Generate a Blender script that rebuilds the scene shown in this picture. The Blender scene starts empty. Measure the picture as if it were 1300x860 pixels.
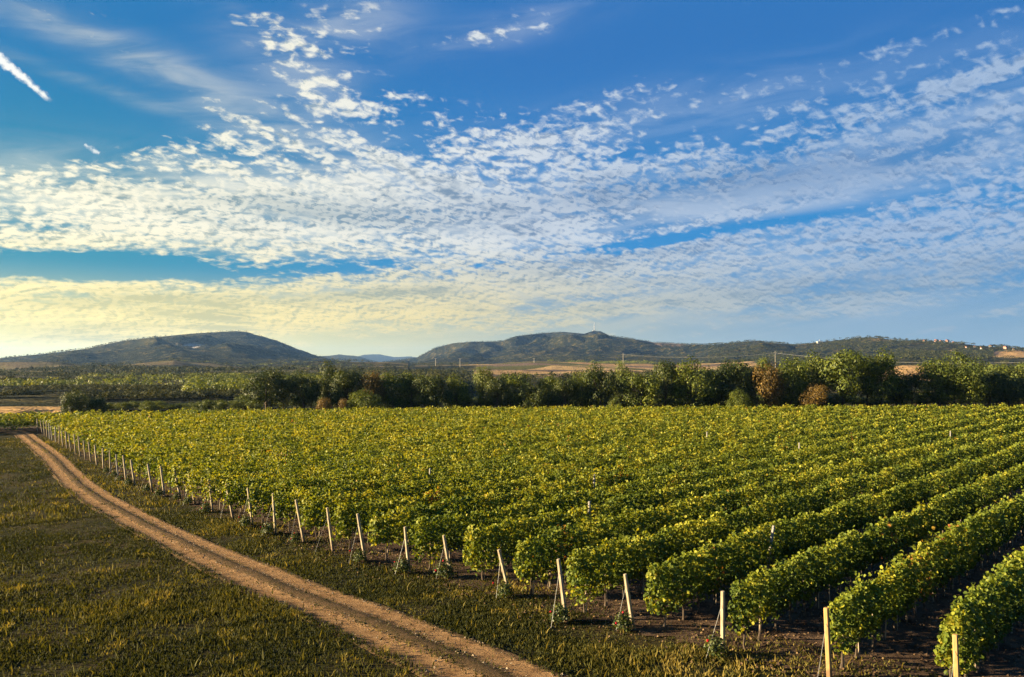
import bpy, math, random
import numpy as np
R = math.radians
random.seed(7)
rng = np.random.default_rng(11)
SC = bpy.context.scene
COL = SC.collection

# ---------------------------------------------------------------- camera, world, sun, exposure
F = 1000.0          # focal length in photograph pixels (1300 wide)
CAMH = 8.4
PITCH = math.atan(35 / F)
cd = bpy.data.cameras.new('camera'); cam = bpy.data.objects.new('camera', cd); COL.objects.link(cam)
cd.sensor_width = 36; cd.lens = 36 * F / 1300; cd.clip_start = 0.1; cd.clip_end = 60000
cam.location = (0, 0, CAMH); cam.rotation_euler = (R(90) + PITCH, 0, 0)
SC.camera = cam
SUN_AZ, SUN_EL = R(-92), R(14)     # measured from +Y towards +X
EXPOSURE = 2.4
ALB = .76            # all base colours were picked on one scale and share this factor
HAZE = 4.3e-5
K = 1 / (.05 * 2 ** EXPOSURE)      # sky radiance that displays as 1.0
SC.view_settings.view_transform = 'Standard'; SC.view_settings.look = 'None'
SC.view_settings.exposure = EXPOSURE; SC.view_settings.gamma = 1
SC.cycles.use_denoising = True; SC.cycles.denoising_prefilter = 'NONE'
SC.cycles.max_bounces = 6; SC.cycles.diffuse_bounces = 3; SC.cycles.transmission_bounces = 4
SC.cycles.volume_bounces = 0; SC.cycles.sample_clamp_indirect = 4
sd = bpy.data.lights.new('sun', 'SUN'); sun = bpy.data.objects.new('sun', sd); COL.objects.link(sun)
sd.energy = 5.0; sd.angle = R(0.6); sd.color = (1.0, 0.78, 0.46)
_d = (math.sin(SUN_AZ) * math.cos(SUN_EL), math.cos(SUN_AZ) * math.cos(SUN_EL), math.sin(SUN_EL))
from mathutils import Vector, Matrix
sun.rotation_euler = Vector(_d).to_track_quat('Z', 'Y').to_euler()
sun.location = (-60, 0, 60)


class E:
    """small expression builder for math nodes"""
    def __init__(s, nt, sock): s.nt = nt; s.s = sock
    def _op(s, op, *a, clamp=False):
        n = s.nt.nodes.new('ShaderNodeMath'); n.operation = op; n.use_clamp = clamp
        for i, v in enumerate((s,) + a):
            if isinstance(v, E): s.nt.links.new(v.s, n.inputs[i])
            else: n.inputs[i].default_value = v
        return E(s.nt, n.outputs[0])
    def __add__(s, o): return s._op('ADD', o)
    def __sub__(s, o): return s._op('SUBTRACT', o)
    def __rsub__(s, o): return (s * -1) + o
    def __mul__(s, o): return s._op('MULTIPLY', o)
    __rmul__ = __mul__; __radd__ = __add__
    def __truediv__(s, o): return s._op('DIVIDE', o)
    def pow(s, o): return s._op('POWER', o)
    def max(s, o): return s._op('MAXIMUM', o)
    def min(s, o): return s._op('MINIMUM', o)
    def abs(s): return s._op('ABSOLUTE')
    def clamp(s): return s._op('ADD', 0.0, clamp=True)
    def smooth(s, a, b):
        n = s.nt.nodes.new('ShaderNodeMapRange'); n.interpolation_type = 'SMOOTHSTEP'
        s.nt.links.new(s.s, n.inputs[0]); n.inputs[1].default_value = a; n.inputs[2].default_value = b
        n.inputs[3].default_value = 0; n.inputs[4].default_value = 1
        return E(s.nt, n.outputs[0])


def noise(nt, vec, scale, detail=4, rough=0.55, dist=0.0, kind='FBM'):
    n = nt.nodes.new('ShaderNodeTexNoise'); n.noise_dimensions = '3D'
    n.inputs['Scale'].default_value = scale; n.inputs['Detail'].default_value = detail
    n.inputs['Roughness'].default_value = rough; n.inputs['Distortion'].default_value = dist
    if vec is not None: nt.links.new(vec, n.inputs['Vector'])
    return E(nt, n.outputs[0])


def combine(nt, x, y, z=0.0):
    n = nt.nodes.new('ShaderNodeCombineXYZ')
    for i, v in enumerate((x, y, z)):
        if isinstance(v, E): nt.links.new(v.s, n.inputs[i])
        else: n.inputs[i].default_value = v
    return n.outputs[0]


def mixc(nt, fac, a, b):
    n = nt.nodes.new('ShaderNodeMix'); n.data_type = 'RGBA'; n.clamp_factor = True
    if isinstance(fac, E): nt.links.new(fac.s, n.inputs[0])
    else: n.inputs[0].default_value = fac
    for i, v in ((6, a), (7, b)):
        if isinstance(v, tuple): n.inputs[i].default_value = (*v[:3], 1)
        else: nt.links.new(v, n.inputs[i])
    return n.outputs[2]


def ramp(nt, fac, stops, interp='LINEAR'):
    n = nt.nodes.new('ShaderNodeValToRGB'); cr = n.color_ramp; cr.interpolation = interp
    while len(cr.elements) < len(stops): cr.elements.new(0.5)
    for e, (p, c) in zip(cr.elements, stops): e.position = p; e.color = (*c, 1)
    nt.links.new(fac.s if isinstance(fac, E) else fac, n.inputs[0])
    return n.outputs[0]


def build_world():
    w = bpy.data.worlds.new('World'); SC.world = w; w.use_nodes = True
    nt = w.node_tree; nt.nodes.clear()
    tc = nt.nodes.new('ShaderNodeTexCoord')
    sky = nt.nodes.new('ShaderNodeTexSky'); sky.sky_type = 'NISHITA'; sky.sun_disc = False
    sky.sun_elevation = SUN_EL; sky.sun_rotation = SUN_AZ
    sky.air_density = 1.0; sky.dust_density = 0.6; sky.ozone_density = 3.0; sky.altitude = 300
    sep = nt.nodes.new('ShaderNodeSeparateXYZ'); nt.links.new(tc.outputs['Generated'], sep.inputs[0])
    X, Y, Z = (E(nt, sep.outputs[i]) for i in range(3))
    az = X._op('ARCTAN2', Y)
    hor = (X * X + Y * Y)._op('SQRT').max(0.001)
    v = Z / hor                                   # tangent of the elevation
    zc = Z.max(0.0) + 0.035
    qx, qy = X / zc, Y / zc                       # cloud deck plane
    # photograph pixel -> (azimuth, tan elevation)
    def pv(px, py):
        a = math.atan((px - 650) / F); return a, (465 - py) / F * math.cos(a)
    def blob(px, py, sx, sy, rot, amp, tot):
        a0, v0 = pv(px, py); c, s = math.cos(R(rot)), math.sin(R(rot))
        da, dv = az - a0, v - v0
        p = (da * c + dv * s) * (F / sx); q = (dv * c - da * s) * (F / sy)
        g = ((p * p + q * q) * -1)._op('EXPONENT') * amp
        return g if tot is None else tot + g
    M = None
    for b in [  # x, y, half-length, half-width, tilt (ccw, degrees), weight
        (180, 262, 330, 58, 3, 1.1), (60, 285, 220, 34, 0, .6), (330, 205, 270, 52, -20, .75), (520, 285, 280, 46, -6, .95), (300, 328, 130, 20, -8, .6), (190, 215, 150, 24, 12, .75), (260, 130, 110, 16, -26, .45), (420, 130, 150, 16, -24, .35), (640, 250, 200, 50, 4, .45),
        (430, 180, 240, 44, -22, .62), (550, 150, 170, 30, -24, .50), (370, 75, 100, 40, -38, .50), (440, 25, 70, 36, 0, .42),
        (640, 30, 110, 22, 14, .48), (610, 45, 30, 14, 0, .3), (740, 235, 260, 45, 3, .7), (700, 175, 130, 28, -12, .45),
        (880, 130, 200, 40, 8, .46), (780, 120, 110, 24, 18, .38), (1080, 150, 220, 60, 18, .55), (1250, 110, 160, 60, 12, .6), (1150, 220, 330, 50, 12, .8),
        (1000, 75, 140, 22, 4, .22),
        (150, 388, 360, 30, 5, 1.25), (430, 378, 280, 28, 7, 1.0), (700, 348, 330, 30, 8, .95), (980, 325, 330, 34, 8, .85), (1250, 290, 250, 40, 5, .8),
        (900, 380, 500, 34, 2, .52), (120, 425, 340, 20, 0, .70), (600, 410, 300, 22, 0, .55), (1200, 380, 260, 40, 0, .50),
        (130, 125, 150, 55, 14, -1.1), (235, 60, 70, 30, 0, -.5), (850, 60, 300, 26, 4, -.3), (100, 30, 200, 24, -14, .30), (110, 105, 100, 10, -14, .22),
        (90, 335, 140, 13, 2, -.75), (270, 350, 110, 8, 4, -.3), (440, 343, 110, 11, 5, -.75), (60, 380, 70, 14, 0, .3), (90, 355, 160, 8, 3, .25), (620, 325, 100, 9, 6, -.3),
        (900, 296, 190, 9, 7, -1.1), (760, 322, 120, 8, 6, -.35),
    ]: M = blob(*b, M)
    back = Y.smooth(0.45, -0.3) * 0.5
    M = M + back
    M = M.min(1.08) + (M - 1.08).max(0.0) * .22
    # textures in the deck plane
    def rotq(deg, sx, sy, ox=0.0):
        c, s = math.cos(R(deg)), math.sin(R(deg))
        return combine(nt, (qx * c + qy * s) * sx, (qy * c - qx * s) * sy, ox)
    zp = Z.max(0.0) + .40; ux_, uy_ = X / zp, Y / zp
    def rotu(deg, sx, sy, ox=0.0):
        c, s = math.cos(R(deg)), math.sin(R(deg))
        return combine(nt, (ux_ * c + uy_ * s) * sx, (uy_ * c - ux_ * s) * sy, ox)
    fil = noise(nt, rotq(66, .55, 2.6), 1.0, 4, .55, .8)                 # filaments
    def fan(deg, lo, hi, ox):
        c, s = math.cos(R(deg)), math.sin(R(deg))
        return noise(nt, combine(nt, (az * c + v * s) * lo, (v * c - az * s) * hi, ox), 1.0, 4, .58, .35)
    fmask = blob(360, 185, 330, 80, -12, 1.0, None)
    fanA = fan(-23, 5.0, 36.0, 4.0); fanB = fan(9, 4.0, 34.0, 8.0)
    fanF = (fanA - fanB) * fmask + fanB
    fil2 = noise(nt, rotq(66, .22, 1.0, 5.0), 1.0, 2, .5, .6)
    mic = noise(nt, rotu(35, 1.0, 1.2, 3.0), 36.0, 4, .62, .35)          # small puffs
    vor = nt.nodes.new('ShaderNodeTexVoronoi'); vor.feature = 'SMOOTH_F1'; vor.inputs['Scale'].default_value = 40.0
    vor.inputs['Smoothness'].default_value = .55; vor.inputs['Randomness'].default_value = .9
    wv = nt.nodes.new('ShaderNodeVectorMath'); wv.operation = 'MULTIPLY_ADD'
    nn = nt.nodes.new('ShaderNodeTexNoise'); nn.inputs['Scale'].default_value = 15; nn.inputs['Detail'].default_value = 2
    rq = rotu(35, 1.0, 1.35, 1.0); nt.links.new(rq, nn.inputs['Vector'])
    nt.links.new(nn.outputs['Color'], wv.inputs[0]); wv.inputs[1].default_value = (.07, .07, 0); nt.links.new(rq, wv.inputs[2])
    nt.links.new(wv.outputs[0], vor.inputs['Vector'])
    vd = E(nt, vor.outputs['Distance'])
    puff = (0.62 - vd) * 1.3
    mid_ = noise(nt, combine(nt, az * 10.0 + v * 12.0, v * 34.0, 2.0), 1.9, 5, .62, .6)
    mic2 = noise(nt, combine(nt, (ux_ * math.cos(R(35)) + uy_ * math.sin(R(35))) + .009, (uy_ * math.cos(R(35)) - ux_ * math.sin(R(35))) * 1.2 + .006, 3.0), 36.0, 4, .62, .35)
    flat = v.smooth(0.02, 0.22)                     # fine puffs fade out towards the horizon
    low = noise(nt, combine(nt, az * 3.0, v * 34.0), 1.6, 4, .55, .5)
    t = M + (fil - .5) * .7 + (fanF - .5) * 3.0 + (fil2 - .5) * .8 * flat + ((mic - .5) * 2.2 + (puff - .45) * .8) * (flat * .75 + .25) + (mid_ - .5) * ((1 - flat) * 1.6 + .35) + (low - .5) * ((1 - flat) * .9)
    VS = None
    for b in [(880, 258, 430, 34, 6, .95), (560, 268, 190, 30, 4, .75), (1180, 170, 230, 55, 20, .50), (1000, 370, 520, 50, 3, .70), (400, 392, 420, 30, 5, .55), (250, 252, 330, 42, 2, .95), (400, 190, 200, 30, -22, .45),
              (90, 35, 190, 18, -14, .30), (100, 100, 110, 8, -12, .26), (640, 32, 120, 20, 14, .30), (375, 85, 90, 46, -34, .26), (450, 20, 70, 28, 10, .35), (900, 130, 260, 36, 8, .30), (90, 335, 170, 12, 2, -.8), (430, 344, 140, 12, 5, -.8), (900, 296, 170, 8, 7, -.9)]:
        VS = blob(*b, VS)
    vn = noise(nt, combine(nt, az * 4.0 - v * 3.0, v * 16.0 - az * 1.2, 7.0), 1.7, 5, .55, .7)
    veil = (VS * (vn.smooth(.25, .70) * .9 + .25)).clamp() * .85
    alpha = t.smooth(.36, 1.22)
    alpha = alpha * (M.smooth(.05, .35))
    thick = (t - (mic - .5) * .9).smooth(1.0, 1.8)
    shade = noise(nt, rotq(66, .30, 1.1, 9.0), 1.0, 4, .55, .5)
    grey = (thick * (shade.smooth(.42, .62)) * .85 + (low.smooth(.5, .66)) * (1 - flat) * .35).clamp()
    # distance from the sun: warm near it, blue away
    sx, sy = math.sin(SUN_AZ), math.cos(SUN_AZ)
    cs = (X * sx + Y * sy) / hor
    warm = (cs.smooth(-.10, .52))
    lowness = v.smooth(.16, 0.0)
    def c_(r, g, b): return (r * K, g * K, b * K)
    lit = warm
    east = (cs.smooth(-.5, .15))
    bright = mixc(nt, east, c_(.38, .51, .71), c_(.78, .82, .84)); bright = mixc(nt, warm, bright, c_(1.12, 1.04, .76))
    yel = mixc(nt, east, c_(.42, .51, .58), c_(.90, .73, .30)); yel = mixc(nt, warm, yel, c_(1.28, 1.02, .34))
    lowness = v.smooth(.18, .045)
    bright = mixc(nt, lowness, bright, yel)
    dark = mixc(nt, east, c_(.15, .27, .48), c_(.18, .28, .43)); dark = mixc(nt, warm, dark, c_(.30, .40, .38))
    relief_ = ((mic2 - mic) * 4.5 + .10 + (mid_ - .5) * -2.2).clamp() * .85
    ldark = mixc(nt, east, c_(.25, .35, .44), c_(.40, .43, .32)); ldark = mixc(nt, warm, ldark, c_(.76, .66, .22))
    dark = mixc(nt, lowness, dark, ldark)
    GG = None
    for b in [(880, 238, 260, 26, 4, 1.0), (440, 272, 150, 15, -3, .8), (170, 382, 150, 9, 3, .9), (760, 330, 200, 8, 6, .6), (1100, 360, 260, 18, 3, .5), (480, 374, 120, 8, 4, .7), (120, 415, 120, 6, 2, .6)]: GG = blob(*b, GG)
    GG = (GG * (shade.smooth(.30, .55) * .6 + .5)).clamp()
    cc = mixc(nt, (grey + relief_ + GG * .7).clamp(), bright, dark)
    hs = nt.nodes.new('ShaderNodeHueSaturation'); hs.inputs['Saturation'].default_value = 1.2; hs.inputs['Value'].default_value = 1.0
    nt.links.new(sky.outputs[0], hs.inputs['Color'])
    zen = mixc(nt, warm, c_(.026, .170, .49), c_(.006, .175, .45))
    mid = mixc(nt, warm, c_(.020, .25, .60), c_(.0, .25, .36))
    hz = mixc(nt, east, c_(.26, .41, .53), c_(.60, .58, .30)); hz = mixc(nt, warm, hz, c_(1.25, 1.02, .20))
    g = mixc(nt, v.smooth(.125, .01), mixc(nt, v.smooth(.42, .12), zen, mid), hz)
    base = mixc(nt, .96, hs.outputs[0], g)
    col = mixc(nt, veil, base, mixc(nt, (vn.smooth(.62, .35) * .75 + .05 + GG * .6).clamp(), bright, dark))
    col = mixc(nt, alpha * .96, col, cc)
    # condensation trails
    def trail(x0, y0, x1, y1, w0, w1, col, s):
        a0, v0 = pv(x0, y0); a1, v1 = pv(x1, y1)
        L = math.hypot(a1 - a0, v1 - v0); ux, uy = (a1 - a0) / L, (v1 - v0) / L
        da, dv = az - a0, v - v0
        along = (da * ux + dv * uy) / L
        nz = noise(nt, combine(nt, az * 1.0, v * 1.0), 160, 2, .6)
        across = ((dv * ux - da * uy).abs()) * F + (nz - .5) * 9.0
        wid = along * (w1 - w0) + w0
        m = (wid - across).smooth(-1.0, 4.5) * along.smooth(-.02, .02) * along.smooth(1.02, .93)
        return mixc(nt, m * s, col, (1.0 * K, 1.0 * K, .95 * K))
    col = trail(-60, 28, 58, 124, 9.5, 3.0, col, 1.0)
    col = trail(102, 181, 122, 193, 2.5, 2.5, col, .8)
    bg = nt.nodes.new('ShaderNodeBackground'); bg.inputs[1].default_value = 0.05
    nt.links.new(col, bg.inputs[0])
    out = nt.nodes.new('ShaderNodeOutputWorld'); nt.links.new(bg.outputs[0], out.inputs[0])
    w.cycles.sampling_method = 'MANUAL'; w.cycles.sample_map_resolution = 512
build_world()

# ---------------------------------------------------------------- helpers
def ray(px, py):
    cx, cy = (px - 650) / F, (430 - py) / F
    c, s = math.cos(PITCH), math.sin(PITCH)
    return cx, c - cy * s, s + cy * c
def G(px, py, z=0.0):
    x, y, dz = ray(px, py); t = (z - CAMH) / dz
    return x * t, y * t
def at(px, py, Y):
    x, y, dz = ray(px, py); t = Y / y
    return x * t, Y, CAMH + dz * t

def tag(o, label=None, cat=None, group=None, kind=None):
    if label: o['label'] = label
    if cat: o['category'] = cat
    if group: o['group'] = group
    if kind: o['kind'] = kind
    return o
def empty(name, loc=(0, 0, 0), rz=0.0):
    o = bpy.data.objects.new(name, None); COL.objects.link(o); o.location = loc; o.rotation_euler = (0, 0, rz); o.empty_display_size = .3
    return o
def link(name, me, parent=None):
    o = bpy.data.objects.new(name, me); COL.objects.link(o)
    if parent is not None: o.parent = parent
    return o
def copy_tree(o, parent=None):
    c = o.copy(); COL.objects.link(c)
    if parent is not None: c.parent = parent
    for ch in o.children: copy_tree(ch, c)
    return c

def hash3(ix, iy, iz, seed=0):
    h = (ix.astype(np.int64) * 374761393 + iy.astype(np.int64) * 668265263 + iz.astype(np.int64) * 2147483647 + seed * 974711) & 0xffffffff
    h = ((h ^ (h >> 13)) * 1274126177) & 0xffffffff
    return ((h ^ (h >> 16)) & 0xffffff) / float(0xffffff)
def vnoise(x, y, z=None, seed=0):
    x = np.asarray(x, float); y = np.asarray(y, float)
    z = np.zeros_like(x) if z is None else np.asarray(z, float)
    ix, iy, iz = np.floor(x), np.floor(y), np.floor(z)
    fx, fy, fz = x - ix, y - iy, z - iz
    fx, fy, fz = (f * f * (3 - 2 * f) for f in (fx, fy, fz))
    r = 0
    for a in (0, 1):
        for b in (0, 1):
            for c in (0, 1):
                r = r + hash3(ix + a, iy + b, iz + c, seed) * (fx if a else 1 - fx) * (fy if b else 1 - fy) * (fz if c else 1 - fz)
    return r
def fbm(x, y, z=None, oct=4, seed=0, gain=.5):
    s, a, n = 0, 1, 0
    z = np.zeros_like(x) if z is None else z
    for i in range(oct):
        s = s + a * vnoise(x * 2 ** i, y * 2 ** i, z * 2 ** i, seed + i * 17); n += a; a *= gain
    return s / n
def sst(x, a, b):
    t = np.clip((x - a) / (b - a), 0, 1); return t * t * (3 - 2 * t)

def np_mesh(name, co, faces_flat, counts, mat, attrs=None, smooth=False, point_attrs=None):
    me = bpy.data.meshes.new(name)
    nv, nl, nf = len(co), len(faces_flat), len(counts)
    me.vertices.add(nv); me.vertices.foreach_set('co', np.asarray(co, np.float32).ravel())
    me.loops.add(nl); me.loops.foreach_set('vertex_index', np.asarray(faces_flat, np.int32))
    me.polygons.add(nf)
    st = np.zeros(nf, np.int32); st[1:] = np.cumsum(counts)[:-1]
    me.polygons.foreach_set('loop_start', st)
    me.update(calc_edges=True)
    if attrs:
        for k, v in attrs.items():
            a = me.attributes.new(k, 'FLOAT', 'FACE'); a.data.foreach_set('value', np.asarray(v, np.float32))
    if point_attrs:
        for k, v in point_attrs.items():
            a = me.attributes.new(k, 'FLOAT', 'POINT'); a.data.foreach_set('value', np.asarray(v, np.float32))
    me.polygons.foreach_set('use_smooth', np.full(nf, smooth))
    if mat: me.materials.append(mat)
    return me

def norm(v): return v / np.maximum(np.linalg.norm(v, axis=1, keepdims=True), 1e-9)
def leaves(name, P, N, size, mat, leaf_tone, lobed=False, asp=.85, fold=.25):
    """one folded leaf per point: P centre, N facing, size length"""
    n = len(P); size = np.broadcast_to(size, (n,)).astype(float)
    N = norm(N); T = norm(np.cross(N, rng.normal(size=(n, 3)))); B = np.cross(N, T)
    s = size[:, None]
    if lobed:
        pts = [(-.5, 0, 0), (-.28, .42, 1), (.12, .5, 1), (.5, 0, 0), (.12, -.5, 1), (-.28, -.42, 1)]
        co = np.stack([P + T * s * a + B * s * b * asp * 1.1 + N * s * (fold * abs(b)) for a, b, _ in pts], 1).reshape(-1, 3)
        base = np.arange(n)[:, None] * 6
        f = np.concatenate([base + np.array([0, 3, 2, 1]), base + np.array([0, 5, 4, 3])], 1).reshape(-1)
        cnt = np.full(2 * n, 4); ag = np.repeat(leaf_tone, 2)
    else:
        pts = [(-.5, 0), (0, .5), (.5, 0), (0, -.5)]
        co = np.stack([P + T * s * a + B * s * b * asp * 1.2 for a, b in pts], 1).reshape(-1, 3)
        f = (np.arange(n)[:, None] * 4 + np.array([0, 1, 2, 3])).reshape(-1); cnt = np.full(n, 4); ag = leaf_tone
    return np_mesh(name, co, f, cnt, mat, {'leaf_tone': ag})

def tube(name, pts, rad, mat, seg=6, cap=True):
    pts = [Vector(p) for p in pts]; n = len(pts)
    rad = [rad] * n if not hasattr(rad, '__len__') else rad
    co, fl, cnt = [], [], []
    for i, p in enumerate(pts):
        d = (pts[min(i + 1, n - 1)] - pts[max(i - 1, 0)]).normalized()
        a = d.orthogonal().normalized() if abs(d.z) < .95 else (Vector((1, 0, 0)) - d * d.x).normalized()
        b = d.cross(a)
        for k in range(seg):
            t = 2 * math.pi * k / seg; co.append(p + (a * math.cos(t) + b * math.sin(t)) * rad[i])
    for i in range(n - 1):
        for k in range(seg):
            k2 = (k + 1) % seg; fl += [i * seg + k, i * seg + k2, (i + 1) * seg + k2, (i + 1) * seg + k]; cnt.append(4)
    if cap:
        fl += list(range(seg))[::-1]; cnt.append(seg); fl += [(n - 1) * seg + k for k in range(seg)]; cnt.append(seg)
    return np_mesh(name, np.array([tuple(c) for c in co]), fl, cnt, mat, smooth=False)
def merge_geo(parts):
    co, fl, cnt, off = [], [], [], 0
    for c, f, n in parts:
        co.append(np.asarray(c, float)); fl.append(np.asarray(f) + off); cnt.append(np.asarray(n)); off += len(c)
    return np.concatenate(co), np.concatenate(fl), np.concatenate(cnt)
def tube_geo(pts, rad, seg=6):
    me = tube('tmp', pts, rad, None, seg)
    co = np.zeros(len(me.vertices) * 3); me.vertices.foreach_get('co', co)
    fl = np.zeros(len(me.loops), np.int32); me.loops.foreach_get('vertex_index', fl)
    cnt = np.array([len(p.vertices) for p in me.polygons]); bpy.data.meshes.remove(me)
    return co.reshape(-1, 3), fl, cnt
def box_geo(x0, x1, y0, y1, z0, z1):
    c = [(x, y, z) for x in (x0, x1) for y in (y0, y1) for z in (z0, z1)]
    f = [0, 1, 3, 2, 4, 6, 7, 5, 0, 4, 5, 1, 2, 3, 7, 6, 0, 2, 6, 4, 1, 5, 7, 3]
    return np.array(c, float), np.array(f), np.full(6, 4)

# ---------------------------------------------------------------- materials
def new_mat(name):
    m = bpy.data.materials.new(name); m.use_nodes = True; nt = m.node_tree; nt.nodes.clear()
    out = nt.nodes.new('ShaderNodeOutputMaterial'); return m, nt, out
def dim(nt, col):
    n = nt.nodes.new('ShaderNodeVectorMath'); n.operation = 'SCALE'; n.inputs['Scale'].default_value = ALB; nt.links.new(col, n.inputs[0]); return n.outputs[0]
def principled(nt, col, rough=.8, spec=.2, bump=None, bstr=.3, bdist=.02):
    p = nt.nodes.new('ShaderNodeBsdfPrincipled')
    if isinstance(col, tuple): p.inputs['Base Color'].default_value = (*col, 1)
    else: nt.links.new(dim(nt, col), p.inputs['Base Color'])
    p.inputs['Roughness'].default_value = rough; p.inputs['Specular IOR Level'].default_value = spec
    if bump is not None:
        b = nt.nodes.new('ShaderNodeBump'); b.inputs['Strength'].default_value = bstr; b.inputs['Distance'].default_value = bdist
        nt.links.new(bump.s, b.inputs['Height']); nt.links.new(b.outputs[0], p.inputs['Normal'])
    return p
def attr(nt, name):
    a = nt.nodes.new('ShaderNodeAttribute'); a.attribute_name = name; return E(nt, a.outputs['Fac'])
def geo_pos(nt):
    g = nt.nodes.new('ShaderNodeNewGeometry'); return g.outputs['Position']

def leaf_mat(name, stops, transl=.35, rough=.45, spec=.35, sat=1.0):
    m, nt, out = new_mat(name)
    c = ramp(nt, attr(nt, 'leaf_tone'), stops)
    p = principled(nt, c, rough, spec)
    t = nt.nodes.new('ShaderNodeBsdfTranslucent')
    tcol = nt.nodes.new('ShaderNodeMix'); tcol.data_type = 'RGBA'; tcol.blend_type = 'MULTIPLY'; tcol.inputs[0].default_value = 1
    nt.links.new(dim(nt, c), tcol.inputs[6]); tcol.inputs[7].default_value = (1.5, 1.35, .45, 1)
    nt.links.new(tcol.outputs[2], t.inputs[0])
    mx = nt.nodes.new('ShaderNodeMixShader'); mx.inputs[0].default_value = transl
    nt.links.new(p.outputs[0], mx.inputs[1]); nt.links.new(t.outputs[0], mx.inputs[2]); nt.links.new(mx.outputs[0], out.inputs[0])
    return m
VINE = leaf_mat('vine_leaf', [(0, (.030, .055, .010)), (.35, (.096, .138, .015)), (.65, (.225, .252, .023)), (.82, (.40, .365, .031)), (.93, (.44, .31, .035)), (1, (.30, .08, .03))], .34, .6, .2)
TREE_MATS = {
    'dark': leaf_mat('dark_foliage', [(0, (.014, .024, .007)), (.5, (.054, .078, .015)), (1, (.14, .14, .024))], .25, .55, .2),
    'green': leaf_mat('green_foliage', [(0, (.030, .042, .009)), (.5, (.100, .132, .018)), (1, (.28, .29, .034))], .28, .55, .2),
    'light': leaf_mat('light_foliage', [(0, (.05, .075, .018)), (.5, (.12, .15, .028)), (1, (.24, .24, .04))], .28, .55, .2),
    'rust': leaf_mat('autumn_foliage', [(0, (.06, .045, .015)), (.5, (.16, .10, .022)), (1, (.30, .19, .035))], .25, .55, .2),
    'far': leaf_mat('distant_foliage', [(0, (.014, .022, .010)), (.5, (.036, .044, .015)), (1, (.110, .105, .027))], .2, .7, .1),
    'rose': leaf_mat('rose_foliage', [(0, (.02, .035, .010)), (.5, (.055, .080, .018)), (1, (.17, .18, .035))], .25, .5, .3),
}
def simple_mat(name, c1, c2, scale, rough=.85, bstr=.4, bdist=.01, stretch=(1, 1, 1), spec=.15):
    m, nt, out = new_mat(name)
    tc = nt.nodes.new('ShaderNodeTexCoord'); mp = nt.nodes.new('ShaderNodeMapping'); mp.inputs['Scale'].default_value = stretch
    nt.links.new(tc.outputs['Object'], mp.inputs[0])
    n = noise(nt, mp.outputs[0], scale, 5, .6)
    c = mixc(nt, n.smooth(.3, .7), c1, c2)
    p = principled(nt, c, rough, spec, n, bstr, bdist); nt.links.new(p.outputs[0], out.inputs[0])
    return m
BARK = simple_mat('bark', (.05, .035, .025), (.13, .10, .075), 14, stretch=(1, 1, .2))
def stain(m):
    nt = m.node_tree; p = [n for n in nt.nodes if n.type == 'BSDF_PRINCIPLED'][0]; src = p.inputs['Base Color'].links[0].from_socket
    tc = nt.nodes.new('ShaderNodeTexCoord'); sp = nt.nodes.new('ShaderNodeSeparateXYZ'); nt.links.new(tc.outputs['Object'], sp.inputs[0])
    g = nt.nodes.new('ShaderNodeNewGeometry'); n = noise(nt, g.outputs['Position'], 7, 4, .7)
    f = (E(nt, sp.outputs[2]) + (n - .5) * 1.3).smooth(.62, .12) * .75
    nt.links.new(mixc(nt, (f + n.smooth(.60, .72) * .35).clamp(), src, (.12, .075, .045)), p.inputs['Base Color'])
    return m
POST = simple_mat('weathered_concrete', (.26, .21, .14), (.44, .37, .26), 9, stretch=(3, 3, .5), bdist=.004)
WOODP = simple_mat('yellow_wood', (.34, .20, .08), (.48, .31, .13), 8, stretch=(5, 5, .4), bdist=.003)
stain(POST); stain(WOODP)
GREYW = simple_mat('grey_wood', (.20, .19, .18), (.36, .34, .31), 10, stretch=(5, 5, .4))
STAKE = simple_mat('stake_wood', (.30, .24, .17), (.45, .36, .26), 20, stretch=(4, 4, .5))
WIRE = simple_mat('galvanised_wire', (.16, .16, .16), (.26, .26, .25), 30, rough=.5, spec=.5)
ROSE = simple_mat('red_petal', (.45, .01, .02), (.65, .03, .06), 20, rough=.5)
RUST_B = simple_mat('post_cap', (.45, .44, .42), (.6, .58, .55), 20)

def mat_soil(name, c1, c2, c3):
    m, nt, out = new_mat(name); pos = geo_pos(nt)
    a = noise(nt, pos, 1.3, 6, .65); b = noise(nt, pos, 14, 4, .7)
    c = mixc(nt, a.smooth(.35, .65), c1, c2); c = mixc(nt, b.smooth(.60, .75) * .5, c, c3)
    p = principled(nt, c, .95, .05, b * .6 + a, .9, .10); nt.links.new(p.outputs[0], out.inputs[0]); return m
SOIL = mat_soil('vineyard_soil', (.050, .032, .022), (.115, .075, .048), (.20, .15, .10))
m, nt, out = new_mat('meadow_ground'); pos = geo_pos(nt)
a = noise(nt, pos, .22, 5, .6); b = noise(nt, pos, 2.4, 6, .7); c3 = noise(nt, pos, 17, 4, .7)
col = mixc(nt, a.smooth(.38, .62), (.022, .022, .008), (.055, .040, .017))
col = mixc(nt, b.smooth(.45, .72), col, (.060, .062, .018)); col = mixc(nt, c3.smooth(.55, .8) * .5, col, (.11, .08, .035))
p = principled(nt, col, .95, .05, b + c3 * .6, 1.0, .16); nt.links.new(p.outputs[0], out.inputs[0]); MEADOW = m
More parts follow.
